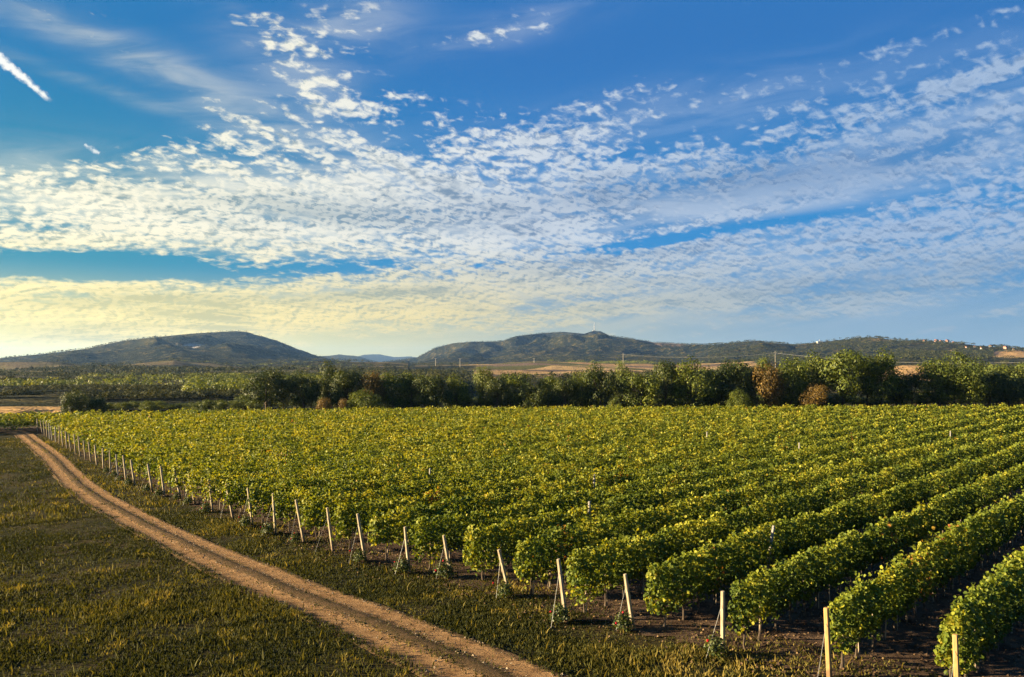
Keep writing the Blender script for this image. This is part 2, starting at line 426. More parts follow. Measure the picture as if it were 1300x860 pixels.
# track: attribute 'rut' 0..1 says bare wheel path
m, nt, out = new_mat('track_dirt'); pos = geo_pos(nt)
rut = attr(nt, 'rut'); n1 = noise(nt, pos, 2.2, 7, .72); n2 = noise(nt, pos, 13, 5, .75)
bare = (rut + (n1 - .5) * 1.9 + (n2 - .5) * 1.1).smooth(.15, .8)
dirt = mixc(nt, n1.smooth(.3, .7), (.24, .135, .060), (.40, .245, .120)); dirt = mixc(nt, n2.smooth(.48, .72) * .6, dirt, (.13, .08, .045))
side = mixc(nt, n1.smooth(.4, .65), (.145, .092, .050), (.075, .056, .025))
p = principled(nt, mixc(nt, bare, side, dirt), .95, .05, n2 + n1, 1.0, .16); nt.links.new(p.outputs[0], out.inputs[0]); TRACK = m
GRASS = leaf_mat('grass_blade', [(0, (.020, .028, .008)), (.45, (.056, .058, .014)), (.75, (.115, .108, .022)), (1, (.27, .21, .055))], .3, .7, .1)
# terrain
m, nt, out = new_mat('hill_land'); pos = geo_pos(nt)
tanv, rock = attr(nt, 'tan'), attr(nt, 'rock')
fa = noise(nt, pos, .006, 4, .6); fb = noise(nt, pos, .05, 5, .65); fc = noise(nt, pos, .25, 3, .7)
forest = mixc(nt, fa.smooth(.40, .62), (.007, .012, .007), (.032, .033, .014)); forest = mixc(nt, fb.smooth(.48, .70), forest, (.125, .100, .036))
forest = mixc(nt, fc.smooth(.50, .75) * .6, forest, (.016, .024, .010))
vo = nt.nodes.new('ShaderNodeTexVoronoi'); vo.inputs['Scale'].default_value = .009
mp = nt.nodes.new('ShaderNodeMapping'); mp.inputs['Scale'].default_value = (.5, 1.3, 0); mp.inputs['Rotation'].default_value = (0, 0, .35)
nt.links.new(pos, mp.inputs[0]); nt.links.new(mp.outputs[0], vo.inputs['Vector'])
sp = nt.nodes.new('ShaderNodeSeparateColor'); nt.links.new(vo.outputs['Color'], sp.inputs[0]); vr = E(nt, sp.outputs[0])
field = ramp(nt, vr, [(0, (.34, .22, .11)), (.25, (.42, .29, .14)), (.42, (.17, .12, .09)), (.58, (.10, .10, .035)), (.75, (.36, .27, .12)), (.88, (.13, .095, .075))], 'CONSTANT')
field = mixc(nt, fc.smooth(.4, .8) * .3, field, (.12, .10, .04))
sxx = nt.nodes.new('ShaderNodeSeparateXYZ'); nt.links.new(pos, sxx.inputs[0])
leftf = (E(nt, sxx.outputs[0]) * -1).smooth(20, 120)
field = mixc(nt, leftf * .8, field, mixc(nt, fb.smooth(.35, .65), (.115, .110, .045), (.085, .072, .052)))
field = mixc(nt, tanv.smooth(1.15, 1.45), field, mixc(nt, fc.smooth(.3, .7), (.46, .29, .13), (.34, .22, .10)))
c = mixc(nt, (tanv + (fb - .5) * .5).smooth(.42, .58), forest, field)
c = mixc(nt, (rock + (fb - .5) * .5).smooth(.4, .6), c, mixc(nt, fc.smooth(.3, .7), (.22, .20, .19), (.42, .38, .34)))
p = principled(nt, c, .95, .03, fc + fb * 2, 1.0, 5.0); nt.links.new(p.outputs[0], out.inputs[0]); HILL = m

# ---------------------------------------------------------------- terrain (one sheet out to the horizon)
RS = [(-40000, 0), (0, 0)]
XC = [-900, -300, 0, 100, 200, 300, 430, 540, 640, 760, 850, 960, 1060, 1110, 1200, 1300, 1600, 2400]
# distance of the ridge and its picture height
RX = [(-900, 2600), (300, 3200), (430, 3400), (520, 4600), (760, 5200), (860, 4800), (920, 3000), (1105, 2500), (1300, 2100), (2400, 2300)]
RY = [(-900, 462), (-300, 462), (-60, 459), (0, 455), (60, 449), (110, 443), (155, 433), (200, 428), (240, 424), (290, 420.5), (312, 421), (345, 430), (370, 440), (400, 451), (430, 459), (460, 465), (510, 457), (530, 454), (552, 442), (575, 436), (600, 434), (625, 434), (638, 433), (655, 427), (690, 423), (715, 421.5), (742, 424), (752, 420.5), (762, 420.5), (775, 427), (800, 430), (830, 435), (870, 437), (905, 438), (935, 434), (965, 432.5), (985, 436), (1012, 437.5), (1045, 434), (1075, 430), (1105, 428), (1130, 431), (1175, 433), (1215, 435), (1240, 437), (1270, 439), (1300, 443), (1400, 450), (1700, 455), (2400, 460)]
# valley profile: picture height of the ground at given distances
PR = {150: [(-900, 522), (0, 521), (300, 519), (540, 520), (2400, 520)], 260: [(-900, 512), (0, 509), (200, 512), (300, 507), (400, 509), (540, 508), (900, 500), (2400, 500)],
      420: [(-900, 503), (0, 502), (120, 499), (200, 502), (270, 492), (330, 487), (400, 492), (540, 499), (700, 494), (900, 490), (2400, 488)],
      700: [(-900, 494), (0, 491), (100, 485), (190, 491), (260, 483), (330, 478), (430, 484), (540, 484), (620, 478), (700, 482), (800, 475), (900, 480), (1000, 473), (1100, 476), (1200, 470), (2400, 475)],
      1100: [(-900, 482), (0, 481), (80, 474), (150, 479), (220, 471), (290, 477), (380, 469), (440, 474), (540, 473), (620, 466), (700, 464), (780, 468), (850, 470), (960, 465), (1060, 470), (1150, 462), (1250, 467), (2400, 465)],
      1500: [(-900, 472), (0, 472), (60, 465), (130, 469), (220, 459), (320, 467), (430, 465), (540, 464), (620, 462), (680, 459.5), (760, 462), (850, 464), (960, 459), (1040, 463), (1150, 456), (1230, 460), (1300, 457), (2400, 462)],
      1800: [(-900, 468), (0, 465), (80, 459), (150, 463), (230, 453.5), (330, 463), (430, 466), (540, 467), (700, 467), (820, 461), (900, 464), (1000, 457), (1080, 460), (1150, 451), (1300, 456), (2400, 460)]}
def tab(t, x): return np.interp(x, [a for a, _ in t], [b for _, b in t])
def relief(AZ, r):
    """height at azimuth AZ, distance r (arrays of the same shape)"""
    px = np.where(np.abs(AZ) < 1.3, 650 + F * np.tan(np.clip(AZ, -1.05, 1.05)), np.sign(AZ) * 3000)
    ca = np.cos(np.clip(AZ, -1.05, 1.05))
    hz = lambda y, d: CAMH + (465 - y) / F * ca * d
    d0 = sorted(PR); lr = np.log(np.maximum(r, 1))
    z = np.zeros_like(r); prev_z = np.zeros_like(r) ; prev_d = 135.0
    z0 = np.zeros_like(r)
    knots = [(135.0, z0)] + [(float(d), hz(tab(PR[d], px), d)) for d in d0]
    z = z0.copy()
    for (da, za), (db, zb) in zip(knots[:-1], knots[1:]):
        t = np.clip((lr - math.log(da)) / (math.log(db) - math.log(da)), 0, 1); t = t * t * (3 - 2 * t)
        z = np.where(r >= da, za + (zb - za) * t, z)
    Rr = tab(RX, px); zr = hz(tab(RY, px), Rr)
    zl = knots[-1][1]; D0 = 1800.0
    t = np.clip((r - D0) / np.maximum(Rr - D0, 1), 0, 1)
    zz = zl + (zr - zl) * (t ** 1.5 * (1 - .25 * t) / .75 if False else t ** 1.35)
    z = np.where(r > D0, zz, z)
    z = np.where(r > Rr, zr * np.exp(-((r - Rr) / 900.0) ** 2) - 10, z)
    # spurs in front of the ridges
    S1 = [(640, 475), (655, 463), (690, 449), (715, 441.5), (740, 444), (780, 446), (820, 447.5), (850, 446), (880, 447), (905, 455), (930, 466)]
    s = hz(tab(S1, px), 3300.0); z = np.maximum(z, np.where((px > 640) & (px < 930), s * np.exp(-((r - 3300) / 480.0) ** 2), -99))
    S2 = [(-60, 466), (0, 460), (60, 455), (110, 449), (150, 446), (190, 447), (225, 452), (270, 458), (330, 464), (380, 470)]
    s = hz(tab(S2, px), 2500.0); z = np.maximum(z, np.where(px < 380, s * np.exp(-((r - 2500) / 380.0) ** 2), -99))
    # pale hills far off in the gap
    S3 = [(380, 470), (408, 453), (430, 450.5), (455, 453), (470, 457), (490, 462), (560, 462)]
    s = hz(tab(S3, px), 6000.0); z = np.maximum(z, np.where((px > 380) & (px < 560), s * np.exp(-((r - 6000) / 700.0) ** 2), -99))
    S4 = [(420, 470), (440, 456), (462, 450.5), (480, 450), (500, 453.5), (520, 453), (545, 456), (580, 462)]
    s = hz(tab(S4, px), 9500.0); z = np.maximum(z, np.where((px > 420) & (px < 580), s * np.exp(-((r - 9500) / 900.0) ** 2), -99))
    cap = np.where((r > 1500) & ((r < Rr) | (px < 380) | (px > 580)), hz(tab(RY, px), 1.0) * 0 + CAMH + (465 - tab(RY, px)) / F * ca * r, 1e9)
    X, Y = np.sin(AZ) * r, np.cos(AZ) * r
    am = sst(r, 250, 2500)
    g = fbm(X / 420, Y / 420, oct=5, seed=3) - .5
    rdg = 1 - np.abs(2 * fbm(X / 300 + 7, Y / 300, oct=3, seed=9) - 1) * 2.2
    edge = np.exp(-((r - Rr) / 260.0) ** 2)
    up = np.clip((z + 5) / 90, 0, 1)
    z = z + am * up * (g * 115 + (rdg - .5) * 80) * (1 - sst(r, Rr - 650, Rr - 80)) * sst(r, 1300, 2600) + sst(r, 200, 900) * (fbm(X / 130, Y / 130, oct=3, seed=5) - .5) * 9 + sst(r, 350, 1100) * (1 - sst(r, 1900, 2400)) * (px < 520) * (fbm(X / 330, Y / 210, oct=3, seed=15) - .5) * 34
    z = z + sst(r, 1200, 2200) * (fbm(X / 26, Y / 26, oct=2, seed=8) - .45) * 7 * np.clip(z / 40, 0, 1)
    z = np.minimum(z, cap)
    return z, px, Rr
NA, NR = 1100, 330
azs = np.concatenate([np.linspace(-math.pi, -.80, 60, endpoint=False), np.linspace(-.80, .80, NA - 120), np.linspace(.80, math.pi, 61)[1:]])
NA = len(azs)
rs = np.concatenate([[0.0, 30, 70, 100, 120], np.exp(np.linspace(math.log(135), math.log(1800), 120)), np.linspace(1800, 6600, 190)[1:], np.exp(np.linspace(math.log(6700), math.log(12000), 40))])
NR = len(rs)
AZg, Rg = np.meshgrid(azs, rs, indexing='ij')
Zg, PXg, _ = relief(AZg, Rg)
Zg = np.where(Rg < 130, 0.0, Zg); Zg[:, -1] = -30
Xg, Yg = np.sin(AZg) * Rg, np.cos(AZg) * Rg
co = np.stack([Xg, Yg, Zg], -1).reshape(-1, 3)
ii, jj = np.meshgrid(np.arange(NA - 1), np.arange(NR - 1), indexing='ij')
q = np.stack([ii * NR + jj, ii * NR + jj + 1, (ii + 1) * NR + jj + 1, (ii + 1) * NR + jj], -1)[:, :, ::-1].reshape(-1)
# bare fields and the quarry: where the land itself has that cover
pyg = 465 - (Zg - CAMH) / np.maximum(Rg, 1) * F / np.cos(np.clip(AZg, -1.05, 1.05))
tanm = np.zeros_like(Zg)
def patch(x0, x1, r0, r1, v=1.0, e=.15):
    global tanm
    m = sst(PXg, x0 - 12, x0 + 12) * (1 - sst(PXg, x1 - 12, x1 + 12)) * sst(Rg, r0 * (1 - e / 2), r0) * (1 - sst(Rg, r1, r1 * (1 + e / 2)))
    tanm = np.maximum(tanm, m * v)
patch(600, 830, 600, 1600, .95); patch(440, 640, 850, 1450, .50); patch(830, 960, 900, 1500, .8); patch(1120, 1190, 500, 900, 1.8); patch(-300, 80, 146, 178, 2.2, .02)
patch(1265, 1330, 1780, 1980, 1.8); patch(1000, 1120, 800, 1150, .45); patch(-300, 500, 420, 1350, .58)
tanm = tanm + (fbm(Xg / 260, Yg / 120, oct=3, seed=31) - .5) * .9 * sst(Rg, 300, 500) * (1 - sst(Rg, 1700, 2400)) * (tanm > .05) + .5 * sst(fbm(Xg / 300 + 3, Yg / 200, oct=2, seed=77), .60, .75) * (Rg > 1800) * (PXg > 820)
rockm = np.exp(-(((PXg - 258) / 34.0) ** 4)) * np.exp(-(((pyg - (440 + (PXg - 230) * .24)) / (4.5 + (PXg - 230) * .03)) ** 2)) * (Rg > 2550) * (Rg < 3400) * 1.6
terr = np_mesh('ground', co, q, np.full((NA - 1) * (NR - 1), 4), HILL, smooth=True, point_attrs={'tan': tanm.reshape(-1), 'rock': rockm.reshape(-1)})
tag(link('ground', terr), kind='structure')
def ground_z(x, y):
    x, y = np.atleast_1d(np.asarray(x, float)), np.atleast_1d(np.asarray(y, float))
    r = np.hypot(x, y); z = relief(np.arctan2(x, y), r)[0]
    return np.where(r < 132, 0.0, z)

# ---------------------------------------------------------------- vineyard layout
U = np.array([.688, .7257]); V = np.array([-.7257, .688])      # along the rows, across them
W0, DW = 8.5, 2.713
def wk(k): return W0 + DW * k
S_T = [(-10, 22.5), (5.8, 21.6), (8.5, 21.4), (11.4, 20.95), (14.6, 21.0), (17, 20.3), (20, 20.8), (22.7, 20.9), (25.5, 20.3), (40, 20.6), (48, 21), (54, 21.7), (70, 24.2), (78, 25.5), (98.6, 29), (109, 31.0), (114, 31.4), (114.01, 4), (160, -6)]
def s_end(w): return float(np.interp(w, [a for a, _ in S_T], [b for _, b in S_T]))
def zfar(x): return float(np.interp(x, [-95, -70, -40, 0, 90], [102, 105, 116, 124, 130]))
def xy(s, w): return s * U[0] + w * V[0], s * U[1] + w * V[1]

# near ground sheets: meadow, vineyard soil, track
def sheet(name, poly_fn, x0, x1, y0, y1, step, mat, z, amp=.05, kind='structure'):
    xs, ys = np.arange(x0, x1, step), np.arange(y0, y1, step)
    A, B = np.meshgrid(xs, ys, indexing='ij'); keep = poly_fn(A, B)
    zz = z + (fbm(A / 1.7, B / 1.7, oct=3, seed=2) - .5) * amp
    co = np.stack([A, B, zz], -1).reshape(-1, 3); n = len(ys)
    i, j = np.nonzero(keep[:-1, :-1] & keep[1:, :-1] & keep[:-1, 1:] & keep[1:, 1:])
    f = np.stack([i * n + j, (i + 1) * n + j, (i + 1) * n + j + 1, i * n + j + 1], -1)
    used, inv = np.unique(f.reshape(-1), return_inverse=True)
    me = np_mesh(name, co[used], inv, np.full(len(f), 4), mat, smooth=True)
    return tag(link(name, me), kind=kind)
def in_vine(A, B, pad=0.0):
    s = A * U[0] + B * U[1]; w = A * V[0] + B * V[1]
    e = np.interp(w, [a for a, _ in S_T], [b for _, b in S_T])
    far = np.interp(A, [-95, -70, -40, 0, 90], [102, 105, 116, 124, 130])
    return (s > e - .9 + pad + (fbm(A / 1.3, B / 1.3, oct=3, seed=61) - .5) * 2.2) & (B < far + 2)
sheet('meadow', lambda A, B: (A * A + B * B < 128 ** 2), -110, 118, 2, 128, .8, MEADOW, .06, .10)
sheet('vineyard_soil', lambda A, B: in_vine(A, B, .7) & (A < B * .8 + 12) & (A * A + B * B < 127 ** 2), -110, 112, 8, 127, .5, SOIL, .085, .10)
# track edges read off the photograph (left outer edge, right outer edge)
TL = [(-90, 552), (-30, 549.5), (8, 549), (22, 552), (42, 569), (63, 588), (86, 618), (123, 648), (167, 674), (208, 696), (260, 726), (316, 756), (372, 780), (429, 806), (501, 840), (560, 872), (760, 985)]
TR = [(-90, 547), (-30, 546), (20, 546.5), (36, 551), (50, 562), (72, 578), (97, 602), (127, 626), (156, 641), (208, 666), (260, 690), (320, 712), (400, 744), (460, 765), (531, 791), (622, 824), (700, 857), (790, 892), (1000, 985)]
def resample(pts, n):
    P = np.array([G(*p) for p in pts]); d = np.r_[0, np.cumsum(np.hypot(*np.diff(P, axis=0).T))]; t = np.linspace(0, d[-1], n)
    Q = np.stack([np.interp(t, d, P[:, 0]), np.interp(t, d, P[:, 1])], 1)
    for _ in range(10): Q[1:-1] = (Q[:-2] + Q[1:-1] * 2 + Q[2:]) / 4
    return Q
NT = 1100; QL, QR = resample(TL, NT), resample(TR, NT)
_n = np.array([np.hypot(*(QR - q_).T).argmin() for q_ in QL]); _R = QR[_n]
M_ = (QL + _R) / 2
for _ in range(30): M_[1:-1] = (M_[:-2] + M_[1:-1] * 2 + M_[2:]) / 4
TAN = np.gradient(M_, axis=0); TAN /= np.linalg.norm(TAN, axis=1)[:, None]; NRM = np.stack([TAN[:, 1], -TAN[:, 0]], 1)
if np.mean(((_R - QL) * NRM).sum(1)) < 0: NRM = -NRM
WID = np.clip(np.abs(((_R - QL) * NRM).sum(1)), 1.9, 2.7); WID = np.convolve(np.pad(WID, 40, 'edge'), np.ones(81) / 81, 'valid')
cs_ = np.linspace(-1.35, 1.35, 49)
co, rutv = [], []
for i in range(NT):
    hw = WID[i] / 2 * .93
    wob = .10 * (vnoise(np.array([i * .06]), np.array([0.]), seed=4)[0] - .5)
    p = M_[i][None] + NRM[i][None] * ((cs_ + wob) * hw)[:, None]
    a = np.abs(cs_); ru = np.exp(-((a - .62) / .38) ** 4)
    z = .125 + .035 * np.exp(-(a / .25) ** 2) - .035 * ru + .02 * (fbm(p[:, 0] * 2.2, p[:, 1] * 2.2, oct=3, seed=6) - .5)
    z = z - .17 * sst(a, 1.12, 1.35)
    co.append(np.c_[p, z]); rutv.append(ru)
co = np.concatenate(co); m_ = len(cs_)
i, j = np.meshgrid(np.arange(NT - 1), np.arange(m_ - 1), indexing='ij')
f = np.stack([i * m_ + j, i * m_ + j + 1, (i + 1) * m_ + j + 1, (i + 1) * m_ + j], -1)[:, :, ::-1].reshape(-1)
tag(link('dirt_track', np_mesh('dirt_track', co, f, np.full((NT - 1) * (m_ - 1), 4), TRACK, smooth=True, point_attrs={'rut': np.concatenate(rutv)})), kind='structure')
def track_dist(x, y):
    """signed offset from the track middle in half widths (nearest sample)"""
    out = np.full(len(x), 9.0)
    step = 4; T = M_[::step]; H = WID[::step] / 2
    for a in range(0, len(x), 20000):
        d = np.hypot(x[a:a + 20000, None] - T[None, :, 0], y[a:a + 20000, None] - T[None, :, 1]); k = d.argmin(1)
        out[a:a + 20000] = d[np.arange(len(k)), k] / H[k]
    return out

# ---------------------------------------------------------------- grass
def grass():
    P = []
    for (d0, d1, dens, hs) in [(12, 30, 330, 1.0), (30, 50, 150, 1.15), (50, 108, 34, 1.6)]:
        area = (d1 ** 2 - d0 ** 2) * .78; n = int(area * dens)
        az = rng.uniform(-.72, .62, n); r = np.sqrt(rng.uniform(d0 ** 2, d1 ** 2, n)); P.append(np.c_[np.sin(az) * r, np.cos(az) * r, np.full(n, hs)])
    P = np.concatenate(P); x, y, hs = P.T
    keep = (y > 16) & ~in_vine(x, y, 3.0) & (x < 14)
    px = 650 + F * x / y; keep &= (px > -120) & (px < 1350)
    x, y, hs = x[keep], y[keep], hs[keep]
    td = track_dist(x, y); ru = np.exp(-((td - .64) / .38) ** 4)
    patchy = fbm(x / 2.1, y / 2.1, oct=4, seed=41); dry = fbm(x / 4.5 + 9, y / 4.5, oct=4, seed=51)
    prob = np.clip((patchy - .28) * 4, .22, 1) * np.clip(1 - ru, .02, 1) * np.where(td < .45, .45, 1)
    s_ = x * U[0] + y * U[1]; w_ = x * V[0] + y * V[1]; e_ = np.interp(w_, [a for a, _ in S_T], [b for _, b in S_T])
    prob *= np.where((s_ > e_ - .3), .75, 1) * np.where((s_ > e_ + .8), .4, 1)
    k = rng.random(len(x)) < prob; x, y, hs, patchy, dry, td = x[k], y[k], hs[k], patchy[k], dry[k], td[k]
    n = len(x)
    tall = sst(dry, .58, .74); stalk = rng.random(n) < .006 + .012 * (dry > .5)
    h = (.03 + .06 * rng.random(n) + .05 * patchy) * (1 + 1.0 * tall) * hs ** .75 * np.where(td < .5, .6, 1)
    h = np.where(stalk & (td > 1.2), rng.uniform(.16, .34, n), h)
    wd = (.007 + .008 * rng.random(n)) * hs * 1.7
    th = rng.uniform(0, 2 * math.pi, n); ln = rng.uniform(0, .9, n) * h
    ang = rng.uniform(0, 2 * math.pi, n)
    b = np.c_[x, y, np.where(td < 1.2, .11, .06)]
    dv = np.c_[np.cos(th) * wd, np.sin(th) * wd, np.zeros(n)]; tip = b + np.c_[np.cos(ang) * ln, np.sin(ang) * ln, h]
    mid = b + np.c_[np.cos(ang) * ln * .35, np.sin(ang) * ln * .35, h * .55]
    co = np.stack([b - dv, b + dv, mid + dv * .8, tip, mid - dv * .8], 1).reshape(-1, 3)
    fl = (np.arange(n)[:, None] * 5 + np.array([0, 1, 2, 3, 4])).reshape(-1)
    leaf_tone = np.clip(.10 + .30 * rng.random(n) + .75 * (dry - .46) + .5 * sst(fbm(x / .9 + 5, y / .9, oct=2, seed=91), .68, .82) + .14 * rng.normal(size=n) + .12 * tall, 0, 1)
    leaf_tone = np.where(stalk, rng.uniform(.6, .9, n), leaf_tone)
    s2 = x * U[0] + y * U[1]; w2 = x * V[0] + y * V[1]; e2 = np.interp(w2, [a for a, _ in S_T], [b for _, b in S_T])
    leaf_tone = np.clip(leaf_tone + .20 * sst(s2, e2 - 5, e2 - 1) + .30 * np.exp(-((w2 - 9.8) / 2.2) ** 2) * (s2 > e2 - 3.5), 0, 1)  # warm light before the posts put into blade tone; drier grass between two
    tag(link('grass', np_mesh('grass', co, fl, np.full(n, 5), GRASS, {'leaf_tone': leaf_tone})), kind='stuff')
    print('grass', n)
grass()
# fallen leaves and clods between the rows
def litter():
    n = 16000; az = rng.uniform(-.3, .62, n); r = np.sqrt(rng.uniform(15 ** 2, 60 ** 2, n)); x, y = np.sin(az) * r, np.cos(az) * r
    k = in_vine(x, y, -.6); x, y = x[k], y[k]; n = len(x)
    P = np.c_[x, y, np.full(n, .13)]; N = np.c_[rng.normal(size=(n, 2)) * .5, np.ones(n)]
    tag(link('fallen_leaves', leaves('fallen_leaves', P, N, rng.uniform(.04, .09, n), simple_mat('dry_leaf', (.10, .055, .025), (.24, .16, .08), 3), rng.random(n), True)), kind='stuff')
litter()

def stones(name, xy_, z, smin, smax, mat):
    n = len(xy_); O = np.array([(1, 0, 0), (-1, 0, 0), (0, 1, 0), (0, -1, 0), (0, 0, .7), (0, 0, -.7)], float)
    sz = rng.uniform(smin, smax, n) * rng.uniform(.6, 1, n); A = rng.normal(size=(n, 6, 3)) * .28 + O[None]
    th = rng.uniform(0, 6.28, n); c, s_ = np.cos(th)[:, None], np.sin(th)[:, None]
    A = np.stack([A[..., 0] * c - A[..., 1] * s_, A[..., 0] * s_ + A[..., 1] * c, A[..., 2]], -1) * sz[:, None, None]
    co = (A + np.c_[xy_, np.full(n, z)][:, None]).reshape(-1, 3)
    T_ = np.array([0, 2, 4, 2, 1, 4, 1, 3, 4, 3, 0, 4, 2, 0, 5, 1, 2, 5, 3, 1, 5, 0, 3, 5])
    tag(link(name, np_mesh(name, co, (np.arange(n)[:, None] * 6 + T_).reshape(-1), np.full(n * 8, 3), mat)), kind='stuff')
_i = rng.integers(0, NT, 7000); _o = rng.uniform(-1.05, 1.05, 7000); _k = (np.abs(np.abs(_o) - .62) > .22) | (rng.random(7000) < .25)
_p = M_[_i] + NRM[_i] * (_o * WID[_i] / 2)[:, None] + rng.normal(size=(7000, 2)) * .05
stones('loose_stones', _p[_k & (_p[:, 1] < 75)], .135, .012, .045, simple_mat('stone', (.16, .12, .08), (.38, .30, .20), 5))
_az = rng.uniform(-.35, .62, 26000); _r = np.sqrt(rng.uniform(15 ** 2, 58 ** 2, 26000)); _p = np.c_[np.sin(_az) * _r, np.cos(_az) * _r]
stones('soil_clods', _p[in_vine(_p[:, 0], _p[:, 1], .4)], .10, .02, .075, SOIL)

# ---------------------------------------------------------------- vine rows
ORD = ['first', 'second', 'third', 'fourth', 'fifth', 'sixth', 'seventh', 'eighth', 'ninth', 'tenth', 'eleventh', 'twelfth', 'thirteenth', 'fourteenth', 'fifteenth', 'sixteenth', 'seventeenth', 'eighteenth', 'nineteenth', 'twentieth',
       'twenty-first', 'twenty-second', 'twenty-third', 'twenty-fourth', 'twenty-fifth', 'twenty-sixth', 'twenty-seventh', 'twenty-eighth', 'twenty-ninth', 'thirtieth']
def vine_trunk_mesh(i):
    r = random.Random(i); pts = [(0, 0, 0)]
    for z in (.18, .36, .54, .72, .95): pts.append((pts[-1][0] + r.uniform(-.04, .04), pts[-1][1] + r.uniform(-.04, .04), z))
    return tube('vine_trunk', pts, [.045, .032, .028, .03, .026, .018], BARK, 6)
TRUNKS = [vine_trunk_mesh(i) for i in range(5)]
STK = tube('stake', [(0, 0, 0), (0, 0, 1.15)], .020, STAKE, 5)
ROW_ANG = math.atan2(U[1], U[0])
def row_foliage(k, L, t_rng, holes=()):
    """foliage of one row in the row's own space: x along it"""
    w = wk(k); s0 = s_end(w)
    ts, sz, PP, NN, AG = [], [], [], [], []
    t = 0.0
    blocks = []
    while t < L:
        X, Y = xy(s0 + t, w); d = math.hypot(X, Y)
        px = 650 + F * X / max(Y, 1)
        inview = (-90 < px < 1420)
        if inview: blocks.append((t, min(2.0, L - t), d))
        t += 2.0
    for t, l, d in blocks:
        dens = min(1500, 1500 * (24 / d) ** 1.10) if d > 24 else 1500
        dens *= .72; n = int(dens * l); size = .112 * (1080 / dens) ** .5 * .86
        ts.append(rng.uniform(t, t + l, n)); sz.append(rng.uniform(.75, 1.3, n) * min(size, .30) * (.92 if d > 40 else 1))
    if not ts: return None
    ts, sz = np.concatenate(ts), np.concatenate(sz); n = len(ts)
    ph = rng.uniform(0, 2 * math.pi, n)
    cx, cz = np.cos(ph), np.sin(ph)
    kk = float(k) * 13.7
    vig = fbm(ts / 4.0, np.full(n, kk), oct=2, seed=71)               # vigour along the row
    a = .285 + .20 * (vig - .5); b = .66 + .24 * (vig - .5)
    lump = (vnoise(ts * 1.15, cx * 1.2 + 9, cz * 1.2 + kk, seed=72) - .5) * .62 + (vnoise(ts * 2.6, cx * 2.2, cz * 2.2 + kk, seed=73) - .5) * .80 + (vnoise(ts * 7.5, cx * 5, cz * 5 + kk, seed=74) - .5) * .42
    rad = 1.06 + lump
    depth = 1 - .55 * rng.random(n) ** 2.4
    e = 2.6; sup = (np.abs(cx) ** e + np.abs(cz) ** e) ** (-1 / e)
    yy = cx * sup * a * rad * depth * (1 - .22 * cz); zz = 1.24 + cz * sup * b * rad * depth + .05
    # shoots above the top and tails hanging
    sh = (rng.random(n) < .12) & (cz > .2) & (vnoise(ts * 5, np.full(n, kk + 1), seed=81) > .55); zz = np.where(sh, zz + rng.random(n) * .38, zz)
    dn = (rng.random(n) < .05) & (cz < -.2); zz = np.where(dn, zz - rng.random(n) * .30, zz)
    yy = yy + .12 * (vnoise(ts / 3, np.full(n, kk), seed=75) - .5)
    # rounded row end
    endf = np.clip(ts / .4, 0, 1) ** .5; yy *= .6 + .4 * endf; zz = 1.24 + (zz - 1.24) * (.85 + .15 * endf)
    P = np.c_[ts + rng.normal(size=n) * .07 + (.34 if k == -1 else (.12 if k < 2 else (.02 if k < 5 else -.06))), yy, zz]
    gapn = vnoise(ts * .9, np.full(n, kk + 4), seed=76)
    keep = ~((zz < .80) & (rng.random(n) < .55 + .4 * (gapn - .5))) & (rng.random(n) < .45 + .9 * vig) & (zz > .33)
    hat = np.c_[np.where(ts < .3, -1.0, 0), cx * 1.0, cz * .9]
    N = hat * .7 + np.array([0, 0, .25]) + rng.normal(size=(n, 3)) * .8
    tone = fbm(ts / 1.4, np.full(n, kk + 2), oct=3, seed=78)
    X = s0 * U[0] + ts * U[0] + w * V[0]
    leaf_tone = .36 + .10 * rng.normal(size=n) + (tone - .5) * .60 + .16 * (zz > 1.65) - .08 * (zz < 1.2) + .12 * np.clip((w - 10) / 50, 0, 1)  # sunlit tops and shaded lower leaves are put into the tone; farther rows yellower
    yl = (rng.random(n) < .012 + .05 * (tone > .62)); leaf_tone = np.where(yl, rng.uniform(.76, .90, n), leaf_tone)
    rd = (vnoise(ts * 1.1, np.full(n, kk + 9), seed=79) > .88) & (rng.random(n) < .14); leaf_tone = np.where(rd | (rng.random(n) < .001), rng.uniform(.93, 1, n), leaf_tone)
    low = (ts < 2.0) & (zz < 1.1) & (rng.random(n) < .35); leaf_tone = np.where(low, rng.uniform(.6, .85, n), leaf_tone)
    leaf_tone = np.where((leaf_tone > .80) & ~yl & ~rd, .80, leaf_tone); leaf_tone = np.clip(leaf_tone, .02, 1)
    near = np.hypot(*xy(s0 + ts, np.full(n, w))) < 48
    return P, N, sz, leaf_tone, near, keep
nleaf = 0
